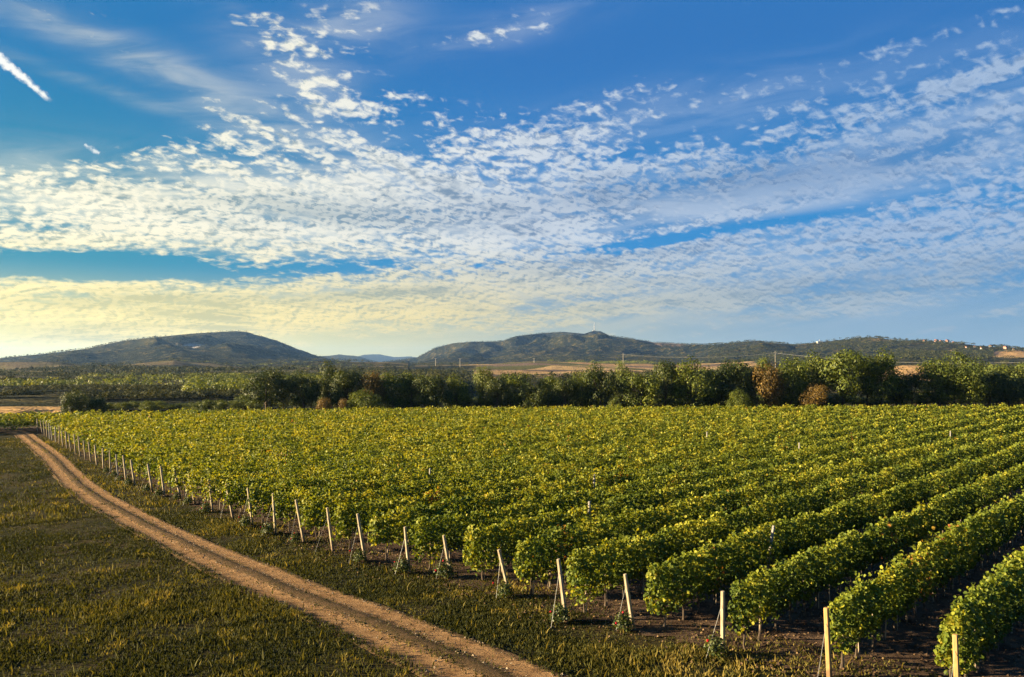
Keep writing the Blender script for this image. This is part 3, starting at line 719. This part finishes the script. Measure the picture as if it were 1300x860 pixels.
def build_row(k):
    global nleaf
    w = wk(k); s0 = s_end(w)
    L = 0.0
    while True:
        X, Y = xy(s0 + L, w)
        if Y > zfar(X) or L > 190: break
        L += .5
    ex, ey = xy(s0, w); rr = empty('vine_row', (ex, ey, .08), ROW_ANG)
    r = row_foliage(k, L, None)
    if r is None: bpy.data.objects.remove(rr); return
    P, N, sz, leaf_tone, near, keep = r
    P, N, sz, leaf_tone, near = P[keep], N[keep], sz[keep], leaf_tone[keep], near[keep]; nleaf += len(P)
    # one foliage mesh made of lobed leaves near by, simpler ones farther off
    mA = near
    def geo(P, N, size, lob):
        n = len(P); N = norm(N); T = norm(np.cross(N, rng.normal(size=(n, 3)))); B = np.cross(N, T); s = size[:, None]
        if lob:
            pts = [(-.5, 0), (-.28, .42), (.12, .5), (.5, 0), (.12, -.5), (-.28, -.42)]
            co = np.stack([P + T * s * a + B * s * b + N * s * (.28 * abs(b)) for a, b in pts], 1).reshape(-1, 3); base = np.arange(n)[:, None] * 6
            return co, np.concatenate([base + np.array([0, 3, 2, 1]), base + np.array([0, 5, 4, 3])], 1).reshape(-1), np.full(2 * n, 4)
        pts = [(-.5, 0), (0, .5), (.5, 0), (0, -.5)]
        co = np.stack([P + T * s * a + B * s * b for a, b in pts], 1).reshape(-1, 3)
        return co, (np.arange(n)[:, None] * 4 + np.arange(4)).reshape(-1), np.full(n, 4)
    parts, ag = [], []
    if mA.any(): parts.append(geo(P[mA], N[mA], sz[mA], True)); ag.append(np.repeat(leaf_tone[mA], 2))
    if (~mA).any(): parts.append(geo(P[~mA], N[~mA], sz[~mA], False)); ag.append(leaf_tone[~mA])
    co, fl, cnt = merge_geo(parts)
    link('foliage', np_mesh('foliage', co, fl, cnt, VINE, {'leaf_tone': np.concatenate(ag)}), rr)
    # trunks and stakes where they show
    nt_ = 34 if k < 6 else (14 if k < 12 else (4 if k < 28 else 0))
    t = .75
    for i in range(nt_):
        X, Y = xy(s0 + t, w); px = 650 + F * X / Y
        if px > 1330: break
        o = link('vine_trunk', TRUNKS[(i * 3 + k) % 5], rr); o.location = (t, random.uniform(-.05, .05), 0); o.rotation_euler = (0, random.uniform(-.08, .08), random.uniform(0, 6))
        o = link('stake', STK, rr); o.location = (t + .07, random.uniform(-.03, .03), 0); o.rotation_euler = (random.uniform(-.05, .05), random.uniform(-.07, .07), 0)
        t += 1.05 + random.uniform(-.08, .08)
    if k < 14 and L > 0:
        ws = [tube_geo([(-.1, 0, z), (min(L, 12), 0, z)], .004, 4) for z in (.75,)]
        link('trellis_wire', np_mesh('trellis_wire', *merge_geo(ws), WIRE), rr)
    if k == -1: lb = 'shortest vine row, cut off at the lower right corner of the vineyard'
    elif k < 28: lb = f'trellised vine row behind the {ORD[k + 1]} end post, counting from the right'
    elif k < 39: lb = f'distant vine row, the {ORD[k - 28]} beyond the post behind which posts crowd together' ; lb = 'one of the far vine rows whose end posts crowd together beside the track bend'
    else: lb = 'one of the farthest vine rows, starting beyond the track bend'
    tag(rr, lb, 'vine row', 'trellised vine rows' if k < 28 else ('far vine rows at the crowded posts' if k < 39 else 'farthest vine rows beyond the track'))
KMAX = 54
for k in range(-1, KMAX): build_row(k)
print('leaves', nleaf)

# ---------------------------------------------------------------- end posts with braces
def post_mesh(h, hw, mat, taper=.92):
    c = hw * .28
    prof = lambda f: [(-hw * f, -hw * f + c), (-hw * f + c, -hw * f), (hw * f - c, -hw * f), (hw * f, -hw * f + c), (hw * f, hw * f - c), (hw * f - c, hw * f), (-hw * f + c, hw * f), (-hw * f, hw * f - c)]
    lev = [(0, 1), (h * .5, 1), (h - .02, taper), (h, taper * .86)]
    co = [(x, y, z) for z, f in lev for x, y in prof(f)]
    fl, cnt = [], []
    for i in range(3):
        for q_ in range(8):
            r_ = (q_ + 1) % 8; fl += [i * 8 + q_, i * 8 + r_, (i + 1) * 8 + r_, (i + 1) * 8 + q_]; cnt.append(4)
    fl += [24 + q_ for q_ in range(8)]; cnt.append(8); fl += [7 - q_ for q_ in range(8)]; cnt.append(8)
    return np_mesh('shaft', np.array(co), fl, cnt, mat)
SHAFTS = [post_mesh(2.0, .060, WOODP, .98), post_mesh(1.98, .055, POST, .9), post_mesh(1.92, .05, POST, .9), post_mesh(1.9, .045, GREYW, .9)]
# foot and top read off the photograph: (foot x, foot y, top x, top y)
PX = [(1216, 896, 1216, 804), (1053, 861, 1051, 770), (917.5, 830, 918, 748), (804, 797, 794, 727), (719, 789, 709, 708), (648, 757, 633, 696), (573, 734, 563, 678), (520, 728, 514, 667), (464, 712, 453, 651), (423, 700, 415, 643), (386, 688, 375, 633), (350, 678, 346, 625), (321, 668, 314, 618), (296, 658, 286.5, 613), (270, 650, 265, 608), (248, 640, 239, 601), (230, 635, 221, 596), (209, 630, 203, 591), (193.5, 624, 187, 588)]
POSTPOS = []
def brace(h, rz_w):
    return tube('brace_wire', [(-.03, 0, h * .82), (-1.0, .05, 0)], .005, WIRE, 4)
BR = brace(1.9, 0)
for k in range(-1, 39):
    w = wk(k); s = s_end(w); x, y = xy(s - .12, w)
    i = k + 1
    if i < len(PX):
        fx, fy, tx, ty = PX[i]; x, y = G(fx, fy, .07)
        X2, Y2, Z2 = at(tx, ty, y - .1)
        h = Z2 - .07; lean_x = X2 - x
        hgt = math.sqrt(h * h + lean_x ** 2)
    else:
        hgt = random.uniform(1.75, 2.0); lean_x = -random.uniform(.05, .32)
    p = empty('vineyard_post', (x, y, .0), 0)
    # lean: turn about the view-ward axis, plus a little along the row
    p.rotation_euler = (random.uniform(-.03, .04), math.asin(max(-.4, min(.4, lean_x / hgt))), 0)
    me = SHAFTS[0] if i in (0, 1) else (SHAFTS[1] if i == 2 or random.random() < .5 else (SHAFTS[2] if random.random() < .75 else SHAFTS[3]))
    if i >= 3 and i < 9: me = SHAFTS[1]
    sh = link('shaft', me, p); sh.rotation_euler = (0, 0, ROW_ANG + random.uniform(-.15, .15)); sh.scale = (1, 1, hgt / me.vertices[24].co.z)
    if i < 22:
        b_ = link('brace_wire', BR, p); b_.rotation_euler = (0, 0, ROW_ANG + random.uniform(-.2, .2)); b_.scale = (random.uniform(.7, 1), 1, hgt / 1.9)
    kind = {0: 'upright yellow wooden end post at the lower right corner, in front of leaves', 1: 'upright yellow wooden end post, second counting from the right', 2: 'upright pale square end post beside dry grass, third counting from the right'}.get(i)
    if kind is None:
        ln = 'strongly leaning' if lean_x < -.28 else ('leaning' if lean_x < -.12 else 'nearly upright')
        kind = f'{ln} pale vineyard end post, {ORD[i]} counting from the right' if i < 22 else 'thin end post in the crowded far run of posts towards the track bend'
    tag(p, kind, 'post', 'end posts of the vine rows' if i < 22 else 'crowded far end posts')
    POSTPOS.append((x, y))
# grey posts standing inside the rows
for (fx, fy, tx, ty, hh, lb) in [(971, 726, 981, 668, 1.9, 'grey leaning post in the fourth vine row from the right, foliage around it'), (752.5, 640, 753.5, 603, 1.95, 'grey post poking out of the vines in the middle of the vineyard'),
                             (1206, 560, 1206, 548, 1.95, 'pale post top showing above vines near the far right trees'), (1013, 575, 1014, 563, 1.95, 'small grey post top among the vines under the tall right trees'),
                             (746, 656, 747, 638, 1.95, 'grey post top just in front of the middle vineyard post'), (897, 560, 897, 549, 1.95, 'tiny post top in the far vines under the tree line'), (545, 610, 545, 596, 1.95, 'tiny post top among yellowing vines left of the vineyard middle')]:
    Ztop = 2.30
    tx_, ty_ = G(tx, ty, Ztop); t_ = Vector((tx_, ty_, Ztop))
    p = empty('vineyard_post', (tx_ - (.35 if fx < 980 and fx > 960 else 0), ty_, .05)); p.rotation_euler = (0, .17 if 960 < fx < 980 else .02, 0)
    sh = link('shaft', SHAFTS[3], p); sh.scale = (1.15, 1.15, (Ztop) / 1.9); sh.rotation_euler = (0, 0, ROW_ANG)
    tag(p, lb, 'post', 'posts inside the vine rows')

# ---------------------------------------------------------------- rose bushes at the row ends
def rose_bush(seed):
    r = np.random.default_rng(seed); root = empty('rose_bush')
    n = 420; d = norm(r.normal(size=(n, 3))); d[:, 2] = np.abs(d[:, 2]); rad = r.uniform(.25, 1, n) ** .6
    lum = .7 + .6 * vnoise(d[:, 0] * 3 + seed, d[:, 1] * 3, d[:, 2] * 3, seed=seed)
    P = d * (rad * lum)[:, None] * np.array([.34, .34, .50]) + np.array([0, 0, .12])
    link('foliage', leaves('foliage', P, d + r.normal(size=(n, 3)) * .6, r.uniform(.045, .085, n), TREE_MATS['rose'], np.clip(r.normal(.5, .25, n), 0, 1), True), root)
    st = [tube_geo([(0, 0, 0), (r.uniform(-.1, .1), r.uniform(-.1, .1), .2), (r.uniform(-.25, .25), r.uniform(-.25, .25), .5)], [.012, .009, .005], 5) for _ in range(6)]
    link('stem', np_mesh('stem', *merge_geo(st), BARK), root)
    for q_ in range(int(r.integers(1, 4))):
        nb = 16; dd = norm(r.normal(size=(nb, 3))); c = np.array([r.uniform(-.35, .1), r.uniform(-.35, .1), r.uniform(.30, .6)])
        link('rose_flower', leaves('rose_flower', c + dd * .025, dd, np.full(nb, .06), ROSE, r.random(nb), False), root)
    return root
BUSHES = [rose_bush(s) for s in (1, 2, 3)]
nth = 0
for k in range(2, 23):
    if k in (9, 13): continue
    x, y = POSTPOS[k]
    o = BUSHES[nth] if nth < 3 else copy_tree(BUSHES[nth % 3])
    o.location = (x - .28 + random.uniform(-.1, .1), y - .25 + random.uniform(-.15, .15), .07); o.rotation_euler = (0, 0, random.uniform(-.6, .6)); sc_ = random.uniform(.8, 1.1) * (1.15 if k < 9 else .95); o.scale = (sc_,) * 3
    tag(o, f'small rose bush at the foot of the {ORD[k]} end post from the right', 'rose bush', 'rose bushes at the row ends'); nth += 1

# ---------------------------------------------------------------- trees behind the vineyard
def tree_meshes(seed, kind, n=5200, shape=(1, 1, 1), nb=26, low=.08):
    """crown of unit height/width made of leaf sized faces gathered in clumps"""
    r = np.random.default_rng(seed)
    d = norm(r.normal(size=(nb, 3))); rad = r.uniform(.35, .86, nb) ** .7
    C = d * rad[:, None] * np.array([.36, .36, .40]) + np.array([0, 0, .56]); br = r.uniform(.10, .19, nb)
    C[:, 2] = np.maximum(C[:, 2], low + br * .6)
    wts = br ** 2; ci = r.choice(nb, n, p=wts / wts.sum())
    dd = norm(r.normal(size=(n, 3))); rr_ = 1 - .35 * r.random(n) ** 2
    lump = .55 + .85 * vnoise(dd[:, 0] * 3.5 + ci * 3, dd[:, 1] * 3.5, dd[:, 2] * 3.5, seed=seed)
    P = C[ci] + dd * (br[ci] * rr_ * lump)[:, None]
    stray = r.random(n) < .06; P = np.where(stray[:, None], P + dd * .05, P)
    N = dd + np.array([0, 0, .3]) + r.normal(size=(n, 3)) * .32
    ag = np.clip(.42 + .18 * r.normal(size=n) + .40 * (r.random(nb)[ci] - .5), 0, 1)
    P[:, 2] *= 1.0 / np.percentile(P[:, 2], 99.6); q9 = np.percentile(np.abs(P[:, :2]), 97); P[:, :2] *= .43 / q9
    crown = leaves('crown', P, N, r.uniform(.022, .042, n), TREE_MATS[kind], ag, False)
    g = [tube_geo([(0, 0, 0), (.01, 0, .25), (0, .01, .6)], [.032, .024, .010], 7)]
    for q_ in range(6):
        c = C[r.integers(nb)]; z0 = r.uniform(.18, .4); g.append(tube_geo([(0, 0, z0), tuple(c * .6 + np.array([0, 0, z0]) * .4), tuple(c)], [.013, .009, .004], 5))
    return crown, np_mesh('trunk', *merge_geo(g), BARK)
TM = {kd: [tree_meshes(100 + 10 * i + j, kd, 5600 if kd in ('dark', 'green') else 4600, nb=22 + 6 * j) for j in range(4 if kd in ('dark', 'green') else 3)] for i, kd in enumerate(('dark', 'green', 'light', 'rust'))}
ntree = 0
def tree(px, top, wpx, kind, dist, label, name='deciduous_tree', group='trees lining the far edge of the vineyard', cat='tree'):
    global ntree
    x, y, zt = at(px, top, dist); zb = float(ground_z(x, y)[0]) - .1
    h = (zt - zb) * (1.10 if group.startswith('trees') else 1.0); wd = wpx / F * dist * (.96 if group.startswith('trees') else 1)
    t = empty(name, (x, y, zb), random.uniform(0, 6.28))
    cr, tr = TM[kind][ntree % len(TM[kind])]; ntree += 1
    for nm, me in (('crown', cr), ('trunk', tr)):
        o = link(nm, me, t); o.scale = (wd / .86, wd / .86, h / 1.02)
    tag(t, label, cat, group)
T = [ # x, top y, width px, kind, distance, label
 (338, 473, 48, 'dark', 132, 'dark rounded tree at the left end of the main tree line'),
 (360, 484, 30, 'dark', 135, 'low dark tree between two taller ones near the tree line left end'),
 (386, 475, 42, 'dark', 133, 'dark broad tree just left of the tallest one in the left clump'),
 (421, 464, 32, 'dark', 137, 'tallest dark slim tree of the left clump, standing under the mountain gap'),
 (441, 473, 42, 'dark', 133, 'dark dense tree just before the orange-brown tree'),
 (471, 477, 34, 'rust', 133, 'orange-brown autumn tree in the left part of the tree line'),
 (463, 498, 44, 'green', 127, 'olive round bush in front of the orange-brown autumn tree'),
 (499, 477, 40, 'green', 136, 'green tree directly right of the orange-brown autumn tree'),
 (523, 477, 36, 'green', 137, 'second green tree right of the orange-brown autumn tree'),
 (549, 481, 44, 'dark', 134, 'broad dull green tree below the left power pole'),
 (580, 480, 36, 'green', 137, 'green tree below the second power pole from the left'),
 (614, 470, 28, 'light', 138, 'tall slim yellow-green tree standing above its dark neighbours'),
 (631, 482, 30, 'dark', 134, 'small dark tree right of the tall slim yellow-green one'),
 (648, 477, 46, 'green', 137, 'green tree in front of the purple-brown fields, with rounded top'),
 (678, 489, 36, 'dark', 133, 'low dark tree below the purple-brown fields'),
 (697, 481, 34, 'green', 138, 'light-topped tree below the tan fields'),
 (717, 483, 34, 'dark', 134, 'dark low tree left of the loose-topped tree near the mast mountain'),
 (739, 474, 34, 'green', 136, 'loose-topped green tree under the mast mountain'),
 (762, 466, 40, 'dark', 134, 'tall uneven dark tree under the mast mountain'),
 (790, 464, 32, 'light', 139, 'yellowish tree around the foot of the middle power pole'),
 (814, 477, 48, 'green', 132, 'sunlit green bushy tree right of the yellowish tree'),
 (845, 464, 44, 'dark', 135, 'tall dark-crowned tree left of the biggest middle tree'),
 (880, 461, 56, 'green', 133, 'biggest round green tree in the middle of the tree line'),
 (905, 474, 40, 'dark', 137, 'dark shaded tree right of the biggest middle tree'),
 (928, 462, 50, 'dark', 134, 'very dark tall tree left of the ochre-leaved tree'),
 (951, 469, 36, 'dark', 138, 'dark tree touching the ochre-leaved tree'),
 (938, 497, 28, 'green', 128, 'small pale green bush in front of the very dark tall tree'),
 (970, 459, 22, 'green', 141, 'slim green treetop behind the ochre-leaved tree'),
 (974, 467, 42, 'rust', 132, 'ochre-leaved round tree at the vineyard edge'),
 (1004, 460, 46, 'green', 134, 'green tree right of the ochre-leaved tree'),
 (1030, 453, 40, 'green', 138, 'tall green tree behind the small rusty bush'),
 (1036, 491, 32, 'rust', 129, 'small rusty brown bush between two big trees'),
 (1070, 450, 62, 'green', 133, 'tallest broad tree of the right group, sunlit left side'),
 (1100, 457, 40, 'dark', 137, 'dark tree filling the gap between the two tallest right trees'),
 (1118, 451, 48, 'green', 134, 'tall narrow-topped tree right of the tallest broad tree'),
 (1138, 478, 36, 'dark', 136, 'lower dark tree left of the tan field opening'),
 (1157, 476, 40, 'dark', 133, 'low dark tree right below the tan field opening'),
 (1192, 460, 50, 'green', 134, 'big green tree right of the tan field opening'),
 (1211, 463, 36, 'dark', 138, 'dark treetop between the two big trees right of the field opening'),
 (1229, 468, 46, 'green', 132, 'yellow-green leaved tree in the right group, second after the field opening'),
 (1256, 474, 44, 'dark', 134, 'dark tree third before the right end of the tree line'),
 (1268, 466, 60, 'light', 150, 'pale green tree rising behind the dark right end trees'),
 (1297, 465, 50, 'light', 152, 'pale green tree at the very right edge, behind the dark ones'),
 (1280, 482, 40, 'dark', 133, 'low dark tree second from the right end'),
 (1306, 480, 50, 'dark', 134, 'low dark tree at the very right end of the tree line'),
 (1215, 452, 60, 'light', 175, 'pale green treetop rising behind the big trees at right'),
 (94, 498, 30, 'dark', 112, 'dark black-green tree standing alone at the end of the tan field'),
 (108, 505, 24, 'dark', 114, 'dark bush leaning against the black-green tree by the tan field'),
 (124, 506, 26, 'dark', 113, 'low dark bush right of the black-green tree by the tan field'),
 (435, 508, 16, 'rust', 126, 'small orange bush in front of the left clump'),
 (412, 507, 18, 'rust', 126.5, 'small yellow-orange bush in front of the left clump'),
 (781, 507, 16, 'light', 126, 'small pale bush in front of the middle trees'),
]
for a in T: tree(*a)
for i, (tx_, ty_, th_, kd) in enumerate([]):
    t = empty('deciduous_tree', (tx_, ty_, 0), i * 1.3); cr, tr = TM[kd][i % 4]
    for nm, me in (('crown', cr), ('trunk', tr)):
        o = link(nm, me, t); o.scale = (7.5, 7.5, th_)
    tag(t, 'one of the roadside trees left of the track whose shade falls on the meadow', 'tree', 'trees shading the meadow')
# understory along the foot of the tree line
us = random.Random(5); UG = 'low undergrowth bushes at the foot of the tree line'
for i, px in enumerate(np.arange(322, 1330, 19.0)):
    kd = us.choice(['dark', 'dark', 'green'])
    tree(px + us.uniform(-5, 5), us.uniform(497, 504), us.uniform(24, 34), kd, 140 + us.uniform(0, 6), 'one of the low shaded bushes filling the foot of the tree line', 'bush', UG, 'bush')
HG = 'bushes in the hedge beyond the left part of the vineyard'
for i, px in enumerate(np.arange(140, 330, 13.0)):
    tree(px + us.uniform(-4, 4), us.uniform(508, 513) - (3 if px > 260 else 0), us.uniform(15, 23), us.choice(['light', 'green', 'light', 'green']), 128 + us.uniform(0, 12), 'one of the round bushes in the hedge between the black-green tree and the left clump', 'bush', HG, 'bush')
FG = 'bushes behind the tan field at the left'
for px, ty, wp in [(5, 508, 22), (20, 507, 14), (30, 510, 14), (42, 509, 12), (55, 506, 15), (68, 511, 16), (78, 512, 14)]:
    tree(px, ty, wp, 'light', 250, 'one of the yellow-green bushes in the hedge behind the tan field', 'bush', FG, 'bush')

# ---------------------------------------------------------------- woods and hedges on the slopes: uncountable
def woods(name, n, rmin, rmax, pxr, hr, faces, mat, seed, thr, mask=None, rel=.5):
    r = np.random.default_rng(seed)
    px = r.uniform(pxr[0], pxr[1], n); rr = np.exp(r.uniform(math.log(rmin), math.log(rmax), n)); az = np.arctan((px - 650) / F)
    x, y = np.sin(az) * rr, np.cos(az) * rr
    clump = fbm(x / 110 + seed, y / 45, oct=3, seed=seed)
    k = clump > thr
    if mask is not None: k &= mask(px, rr, x, y)
    x, y, rr = x[k], y[k], rr[k]; n = len(x)
    if not n: return
    z = ground_z(x, y); h = r.uniform(*hr, n)
    idx = np.repeat(np.arange(n), faces); m = len(idx)
    d = norm(r.normal(size=(m, 3))); d[:, 2] = np.abs(d[:, 2]) * 1.0 - .15
    P = np.c_[x, y, z + h * .35][idx] + d * (h[idx] * r.uniform(.35, .62, m))[:, None] * np.array([1, 1, .9])
    sz = h[idx] * r.uniform(.8, 1.3, m) * (rel * 1.6 / faces ** .5)
    ag = np.clip(r.uniform(.1, .9, n)[idx] + r.normal(size=m) * .12, 0, 1)
    tag(link(name, leaves(name, P, d + r.normal(size=(m, 3)) * .35 + np.array([0, 0, .2]), sz, mat, ag, False)), kind='stuff')
    print(name, n, m)
def not_field(px, rr, x, y):
    a = ((px > 595) & (px < 835) & (rr > 580) & (rr < 1640)) | ((px > 1115) & (px < 1195) & (rr > 420) & (rr < 920)) | ((px < 85) & (rr < 245)) | ((px > 440) & (px < 640) & (rr > 900) & (rr < 1400) & (hash3(np.floor(px), np.floor(rr), np.floor(x)) > .25)) | ((px > 830) & (px < 960) & (rr > 1000) & (rr < 1500))
    return ~a
def broad(px, rr, x, y): return not_field(px, rr, x, y) & (fbm(x / 420 + 3, y / 170, oct=2, seed=83) > .47)
woods('hedgerows', 9000, 210, 520, (-60, 470), (1.6, 3.2), 50, TREE_MATS['far'], 21, .60, not_field)
woods('valley_woods', 6500, 420, 1100, (-60, 480), (2.5, 5.5), 36, TREE_MATS['far'], 22, .52, broad)
woods('sun_toned_thickets', 4500, 300, 1700, (-60, 480), (2.5, 5.5), 30, TREE_MATS['light'], 24, .60, broad)  # sunlight on these bushes is put in as a lighter leaf colour
woods('left_slope_wood', 2200, 230, 700, (240, 440), (3, 5.5), 60, TREE_MATS['green'], 29, .46)
woods('slope_thickets', 7000, 850, 2100, (-60, 640), (3.5, 7), 22, TREE_MATS['far'], 23, .52, broad)  # dark leaf colour stands in for shade and haze on the left slope
woods('dark_thickets', 7000, 600, 2300, (-60, 640), (4, 8), 22, TREE_MATS['far'], 33, .58, not_field)
woods('plain_woods', 5000, 400, 1750, (520, 1360), (3.5, 7), 40, TREE_MATS['far'], 24, .54, not_field)
woods('field_edge_hedges', 1600, 1300, 1700, (620, 960), (5, 9), 36, TREE_MATS['light'], 25, .52, lambda px, rr, x, y: rr > 1480)
woods('right_hill_woods', 22000, 1500, 3000, (900, 1360), (5, 9), 16, TREE_MATS['far'], 26, .47, lambda px, rr, x, y: ~((px > 1260) & (rr < 2000)))
woods('ridge_woods', 24000, 2200, 5300, (-60, 960), (4, 7), 9, TREE_MATS['far'], 27, .45)

# ---------------------------------------------------------------- masts, poles, wires, houses
STEEL = simple_mat('painted_steel', (.45, .42, .40), (.6, .57, .55), 2)
CONC = simple_mat('pale_concrete', (.5, .45, .38), (.62, .56, .47), 2)
def ridge_z(px, r):
    az = math.atan((px - 650) / F); x, y = math.sin(az) * r, math.cos(az) * r; return x, y, float(ground_z(x, y)[0])
def mast(px, r, top, wid, label, name='radio_mast'):
    x, y, z = ridge_z(px, r); zt = at(px, top, y)[2]; h = zt - z + 2
    root = empty(name, (x, y, z - 2))
    link('mast_shaft', tube('mast_shaft', [(0, 0, 0), (0, 0, h * .55), (0, 0, h)], [wid, wid * .7, wid * .25], STEEL, 6), root)
    link('mast_platform', tube('mast_platform', [(0, 0, h * .5), (0, 0, h * .53)], [wid * 2.0, wid * 2.0], STEEL, 8), root)
    link('base_building', np_mesh('base_building', *box_geo(-wid * 5, wid * 5, -wid * 4, wid * 4, 0, 7), CONC), root)
    tag(root, label, 'mast')
mast(754.5, 5160, 409, 2.2, 'tall radio mast on the pointed mountain top')
mast(1040.5, 2620, 431, 1.6, 'small tower on the saddle left of the right hill')
def pole(px, top, foot, dist, label, arms=True):
    x, y, zt = at(px, top, dist); zb = float(ground_z(x, y)[0]) - .5
    h = zt - zb; root = empty('power_pole', (x, y, zb)); w_ = max(.16, dist * .0003)
    link('pole_shaft', tube('pole_shaft', [(0, 0, 0), (0, 0, h)], [w_, w_ * .6], CONC, 6), root)
    link('cross_arm', np_mesh('cross_arm', *box_geo(-dist * .0018, dist * .0018, -.15, .15, h * .93, h * .93 + w_), CONC), root)
    tag(root, label, 'power pole'); return Vector((x, y, zb + h * .93))
pa = pole(791, 448, 463, 620, 'pale power pole rising above the yellowish tree under the mast mountain')
pb = pole(984, 446, 465, 560, 'pale power pole rising above the trees left of the right hill')
pole(678, 455, 466, 1300, 'power pole at the left end of the tan fields')
pole(584, 455, 466, 1250, 'thin power pole, third one counting from the left skyline gap')
pole(553, 455, 466, 1300, 'leftmost power pole, at the foot of the mast mountain')
pc = pole(1420, 452, 470, 420, 'power pole beyond the right end of the tree line')
def cable(a, b, sag, label):
    pts = [a.lerp(b, t / 16) - Vector((0, 0, sag * 4 * (t / 16) * (1 - t / 16))) for t in range(17)]
    tag(link('power_cable', tube('power_cable', pts, .045, WIRE, 4)), label, 'cable')
cable(pb, pc, 5.0, 'power cable sagging across the far field towards the right edge')
cable(pa, pb, 3.0, 'power cable strung between the two nearest power poles')
WALL = [simple_mat('cream_render', (.36, .31, .23), (.45, .40, .32), .5), simple_mat('white_render', (.42, .41, .40), (.5, .49, .47), .5), simple_mat('pink_render', (.38, .24, .20), (.45, .30, .25), .5)]
ROOF = simple_mat('roof_tile', (.30, .11, .06), (.42, .18, .10), 1.5); GLASS = simple_mat('dark_glass', (.03, .035, .04), (.05, .055, .06), 1, rough=.2)
def house(px, r, wd, dp, h, wall, label, rz=.3, up=0.0, cat='house'):
    x, y, z = ridge_z(px, r); root = empty('house', (x, y, z - 1 + up), rz); a, b = wd / 2, dp / 2
    link('wall', np_mesh('wall', *box_geo(-a, a, -b, b, 0, h + 1), WALL[wall]), root)
    H = h + 1; o = .6; rr_ = dp * .38
    co = [(-a - o, -b - o, H), (a + o, -b - o, H), (a + o, b + o, H), (-a - o, b + o, H), (-a - o, 0, H + rr_), (a + o, 0, H + rr_)]
    fl = [0, 1, 5, 4, 2, 3, 4, 5, 0, 4, 3, 1, 2, 5, 3, 2, 1, 0]; link('roof', np_mesh('roof', np.array(co, float), fl, [4, 4, 3, 3, 4], ROOF), root)
    for q_ in (-.55, 0, .55): link('window', np_mesh('window', *box_geo(q_ * a - .6, q_ * a + .6, -b - .06, -b + .05, h * .55, h * .55 + 1.4), GLASS), root)
    link('door', np_mesh('door', *box_geo(-a * .3 - .5, -a * .3 + .5, -b - .05, -b + .05, .9, 3.0), GREYW), root)
    tag(root, label, cat, 'houses scattered along the right ridge' if px > 900 else 'small houses on the left slope')
for a in [(1174, 2330, 14, 9, 6, 0, 'yellow house, leftmost of the ridge village'), (1189, 2320, 15, 9, 8, 2, 'pinkish house in the ridge village, left of the tower'), (1195, 2300, 10, 8, 7, 2, 'narrow pink house in the middle of the ridge village'),
          (1203, 2290, 12, 9, 9, 2, 'tallest reddish house of the ridge village'), (1211, 2280, 11, 8, 5, 1, 'small white house at the right end of the ridge village'),
          (1227, 2120, 8, 7, 5, 1, 'tiny white house below the ridge, left of the wooded knoll'), (1238, 2140, 10, 8, 6, 1, 'white house with dark trees around it on the ridge slope'), (1246, 2100, 8, 7, 5, 1, 'lowest tiny white house on the ridge slope'),
          (1258, 2130, 11, 8, 5, 1, 'whitish house between the knoll and the red house'), (1277, 2090, 15, 10, 8, 2, 'large red house near the right edge of the ridge'), (1288, 2080, 10, 8, 6, 0, 'small cream house right of the large red house')]:
    house(a[0], a[1], a[2] * .6, a[3] * .7, a[4] * .45, *a[5:], rz=.5, up=.2)
for a in [(128, 1500, 9, 7, 6, 1, 'white house, left one of the pair on the left slope'), (141, 1480, 8, 7, 5, 1, 'white house, right one of the pair on the left slope')]: house(a[0], a[1], a[2] * .7, a[3] * .8, a[4] * .6, *a[5:], rz=-.3, up=0)

# ---------------------------------------------------------------- haze
m, nt, out = new_mat('air'); pvn = nt.nodes.new('ShaderNodeVolumePrincipled')
pvn.inputs['Color'].default_value = (.26, .50, 1.0, 1); pvn.inputs['Density'].default_value = HAZE; pvn.inputs['Anisotropy'].default_value = .3
nt.links.new(pvn.outputs[0], out.inputs['Volume'])
if HAZE > 0:
    zmax = float(Zg.max()) + 60
    me = np_mesh('haze', *box_geo(-12500, 12500, -12500, 12500, float(Zg.min()) - 2, zmax), m)
    tag(link('haze', me), kind='stuff')
print('terrain top', Zg.max(), 'min', Zg.min())
